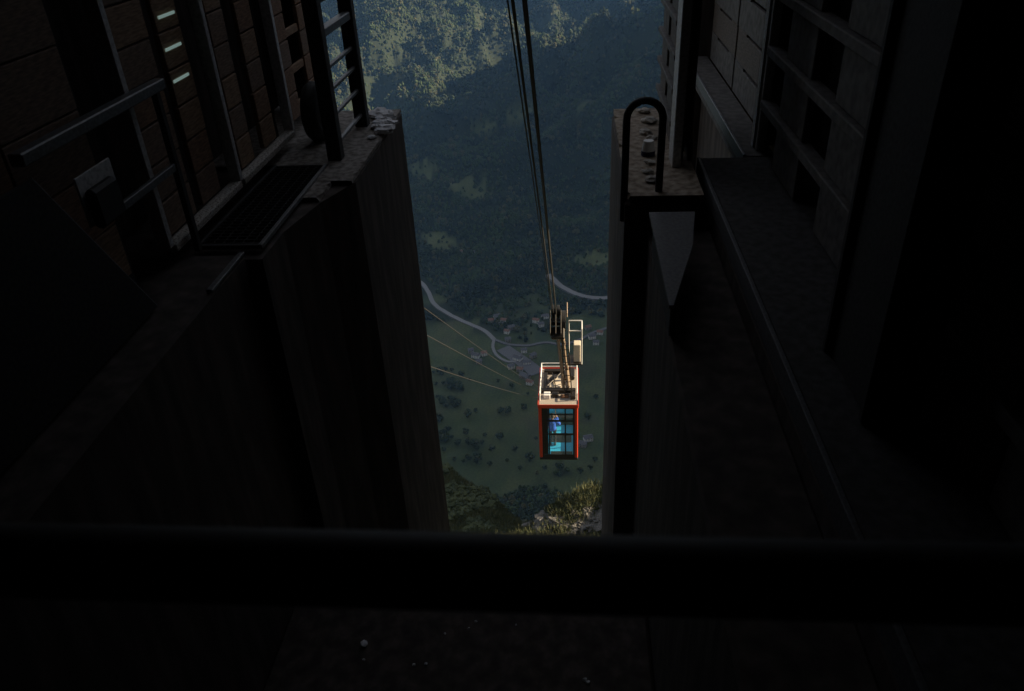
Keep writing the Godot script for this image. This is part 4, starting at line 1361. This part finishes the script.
func build_near_slope():
	# tufts of tall grass on the brow below the station
	var s := st()
	for k in 9:
		var a := rng.randf() * TAU
		var o := Vector3(cos(a), 0, sin(a)) * rng.randf() * 0.25
		var lean := Vector3(cos(a + 0.5), 0, sin(a + 0.5)) * rng.randf_range(0.1, 0.45)
		var w := Vector3(-sin(a), 0, cos(a)) * 0.035
		var top := o + lean + Vector3.UP * rng.randf_range(0.5, 1.0)
		var mid := o + lean * 0.3 + Vector3.UP * 0.4
		tri(s, o - w, mid, o + w)
		tri(s, mid - w * 0.8, top, mid + w * 0.8)
	var mm := MultiMesh.new()
	mm.transform_format = MultiMesh.TRANSFORM_3D
	mm.use_colors = true
	mm.mesh = mesh_of(s)
	var list := []
	for k in 26000:
		var az := deg_to_rad(rng.randf_range(-20.0, 6.0))
		var r := rng.randf_range(58.0, 122.0)
		var x := sin(az) * r
		var z := -cos(az) * r
		var thick := n_fine.get_noise_2d(x * 0.7, z * 0.7)
		if thick > 0.26 and rad_to_deg(az) > -6.5:
			continue
		var q := rng.randf_range(0.5, 1.25)
		var b := Basis(Vector3.UP, rng.randf() * TAU).scaled(Vector3(q * 1.2, q, q * 1.2))
		list.append([Transform3D(b, Vector3(x, height(x, z) - 0.05, z)), Color(0.042, 0.058, 0.020).lerp(Color(0.13, 0.125, 0.050), rng.randf() ** 2)])
	mm.instance_count = list.size()
	for i in list.size():
		mm.set_instance_transform(i, list[i][0])
		mm.set_instance_color(i, list[i][1])
	var mi := MultiMeshInstance3D.new()
	mi.name = "grass"
	mi.multimesh = mm
	mi.material_override = M.grass_blade
	mi.set_meta("kind", "stuff")
	tag(mi, "tall rough grass on the brow below the station", "grass")
	add_child(mi)
	var bm := MultiMesh.new()
	bm.transform_format = MultiMesh.TRANSFORM_3D
	bm.use_colors = true
	bm.mesh = crown_mesh(1)
	var bl := []
	for k in 1900:
		var az := deg_to_rad(rng.randf_range(-20.0, -5.0))
		var r := rng.randf_range(72.0, 116.0)
		var x := sin(az) * r
		var z := -cos(az) * r
		if n_fine.get_noise_2d(x * 1.1 + 40.0, z * 1.1) < (-0.05 if r > 100.0 or rad_to_deg(az) < -8.0 else 0.12):
			continue
		var q := rng.randf_range(0.6, 1.8) * (1.0 if r < 100.0 else 1.3)
		bl.append([Transform3D(Basis(Vector3.UP, rng.randf() * TAU).scaled(Vector3(q * 1.3, q, q * 1.3)), Vector3(x, height(x, z) - q * 0.25, z)), Color(0.026, 0.040, 0.014).lerp(Color(0.070, 0.085, 0.030), rng.randf())])
	bm.instance_count = bl.size()
	for i in bl.size():
		bm.set_instance_transform(i, bl[i][0])
		bm.set_instance_color(i, bl[i][1])
	var bi := MultiMeshInstance3D.new()
	bi.name = "undergrowth"
	bi.multimesh = bm
	bi.material_override = M.leaf
	bi.set_meta("kind", "stuff")
	tag(bi, "low leafy undergrowth among the grass on the brow", "undergrowth")
	add_child(bi)
	# limestone outcrops on the rib
	for a in [[545, 525, 1.6, 0.45], [558, 523, 1.2, 0.4], [588, 512, 0.8, 0.4], [592, 520, 1.7, 0.5], [604, 514, 1.4, 0.6], [532, 527, 1.1, 0.4], [570, 528, 1.3, 0.4], [580, 524, 1.0, 0.4], [452, 527, 0.5, 0.3], [576, 514, 0.6, 0.3], [600, 506, 0.6, 0.3]]:
		var p := on_ground(a[0], a[1], 45.0)
		var rs := st()
		blob(rs, Vector3(0, a[3] * 0.2, 0), Vector3(a[2], a[3], a[2] * 0.7), 0.55, 3, false)
		blob(rs, Vector3(a[2] * 0.5, a[3] * 0.1, 0.3), Vector3(a[2] * 0.6, a[3] * 0.8, a[2] * 0.5), 0.6, 2, false)
		var o := obj("limestone_outcrop", rs, M.limestone)
		o.position = p
		o.rotation.y = rng.randf() * TAU
		tag(o, "jagged grey limestone outcrop on the grassy rib below the station", "rock", "outcrops on the rib")

func build_small_things():
	# pale stones on the timber side's wall end
	for a in [[379, 116, 0.13], [386, 119, 0.11], [390, 124, 0.09], [381, 125, 0.10], [385, 131, 0.12], [376, 128, 0.07], [388, 114, 0.07], [372, 138, 0.05]]:
		var p := on_y(a[0], a[1], PLAT + 0.01)
		var s := st()
		blob(s, Vector3(0, a[2] * 0.25, 0), Vector3(a[2], a[2] * 0.4, a[2] * 1.1), 0.4, 2, false)
		var o := obj("pale_stone", s, M.pale_stone)
		o.position = p
		o.rotation.y = rng.randf() * TAU
		tag(o, "pale broken stone lying on the wall end beyond the gate", "stone", "stones beyond the gate")
	for a in [[644, 112, 0.07], [649, 122, 0.08], [646, 133, 0.07], [651, 139, 0.06], [650, 163, 0.05], [648, 172, 0.05], [652, 180, 0.06]]:
		var p := on_y(a[0], a[1], PLAT + 0.01)
		var s := st()
		blob(s, Vector3(0, a[2] * 0.25, 0), Vector3(a[2], a[2] * 0.45, a[2] * 1.2), 0.4, 2, false)
		var o := obj("rubble_stone", s, M.limestone_chip)
		o.position = p
		o.rotation.y = rng.randf() * TAU
		tag(o, "dusty rubble stone lying on the rusty wall end behind the hoop", "stone", "rubble behind the hoop")
	var q := on_y(648, 155, PLAT + 0.004)
	var k := thing("paint_tin", "small white tin with dark blue base behind the hoop handrail", "tin", q)
	var s := st()
	tube(s, Vector3(0, 0, 0), Vector3(0, 0.05, 0), 0.075, 0.075, 16)
	flat("navy", Color(0.01, 0.015, 0.06), 0.6)
	obj("base", s, M.navy, k)
	s = st()
	tube(s, Vector3(0, 0.052, 0), Vector3(0, 0.16, 0), 0.070, 0.055, 16)
	obj("body", s, M.white_paint, k)
	# grit on the dock floor
	for a in [[363, 645, 0.05], [364, 660, 0.02], [414, 665, 0.02], [426, 664, 0.022], [469, 629, 0.02], [476, 622, 0.022], [445, 634, 0.016], [585, 680, 0.03], [588, 683, 0.03], [516, 625, 0.015]]:
		var p := on_y(a[0], a[1], -6.2)
		a[2] *= 0.7
		var bs := st()
		blob(bs, Vector3(0, a[2] * 0.4, 0), Vector3(a[2], a[2] * 0.6, a[2]), 0.4, 1, false)
		var o := obj("grit_stone", bs, M.pale_stone)
		o.position = p
		tag(o, "small pale bit of grit on the dark dock floor", "grit", "grit on the dock floor")
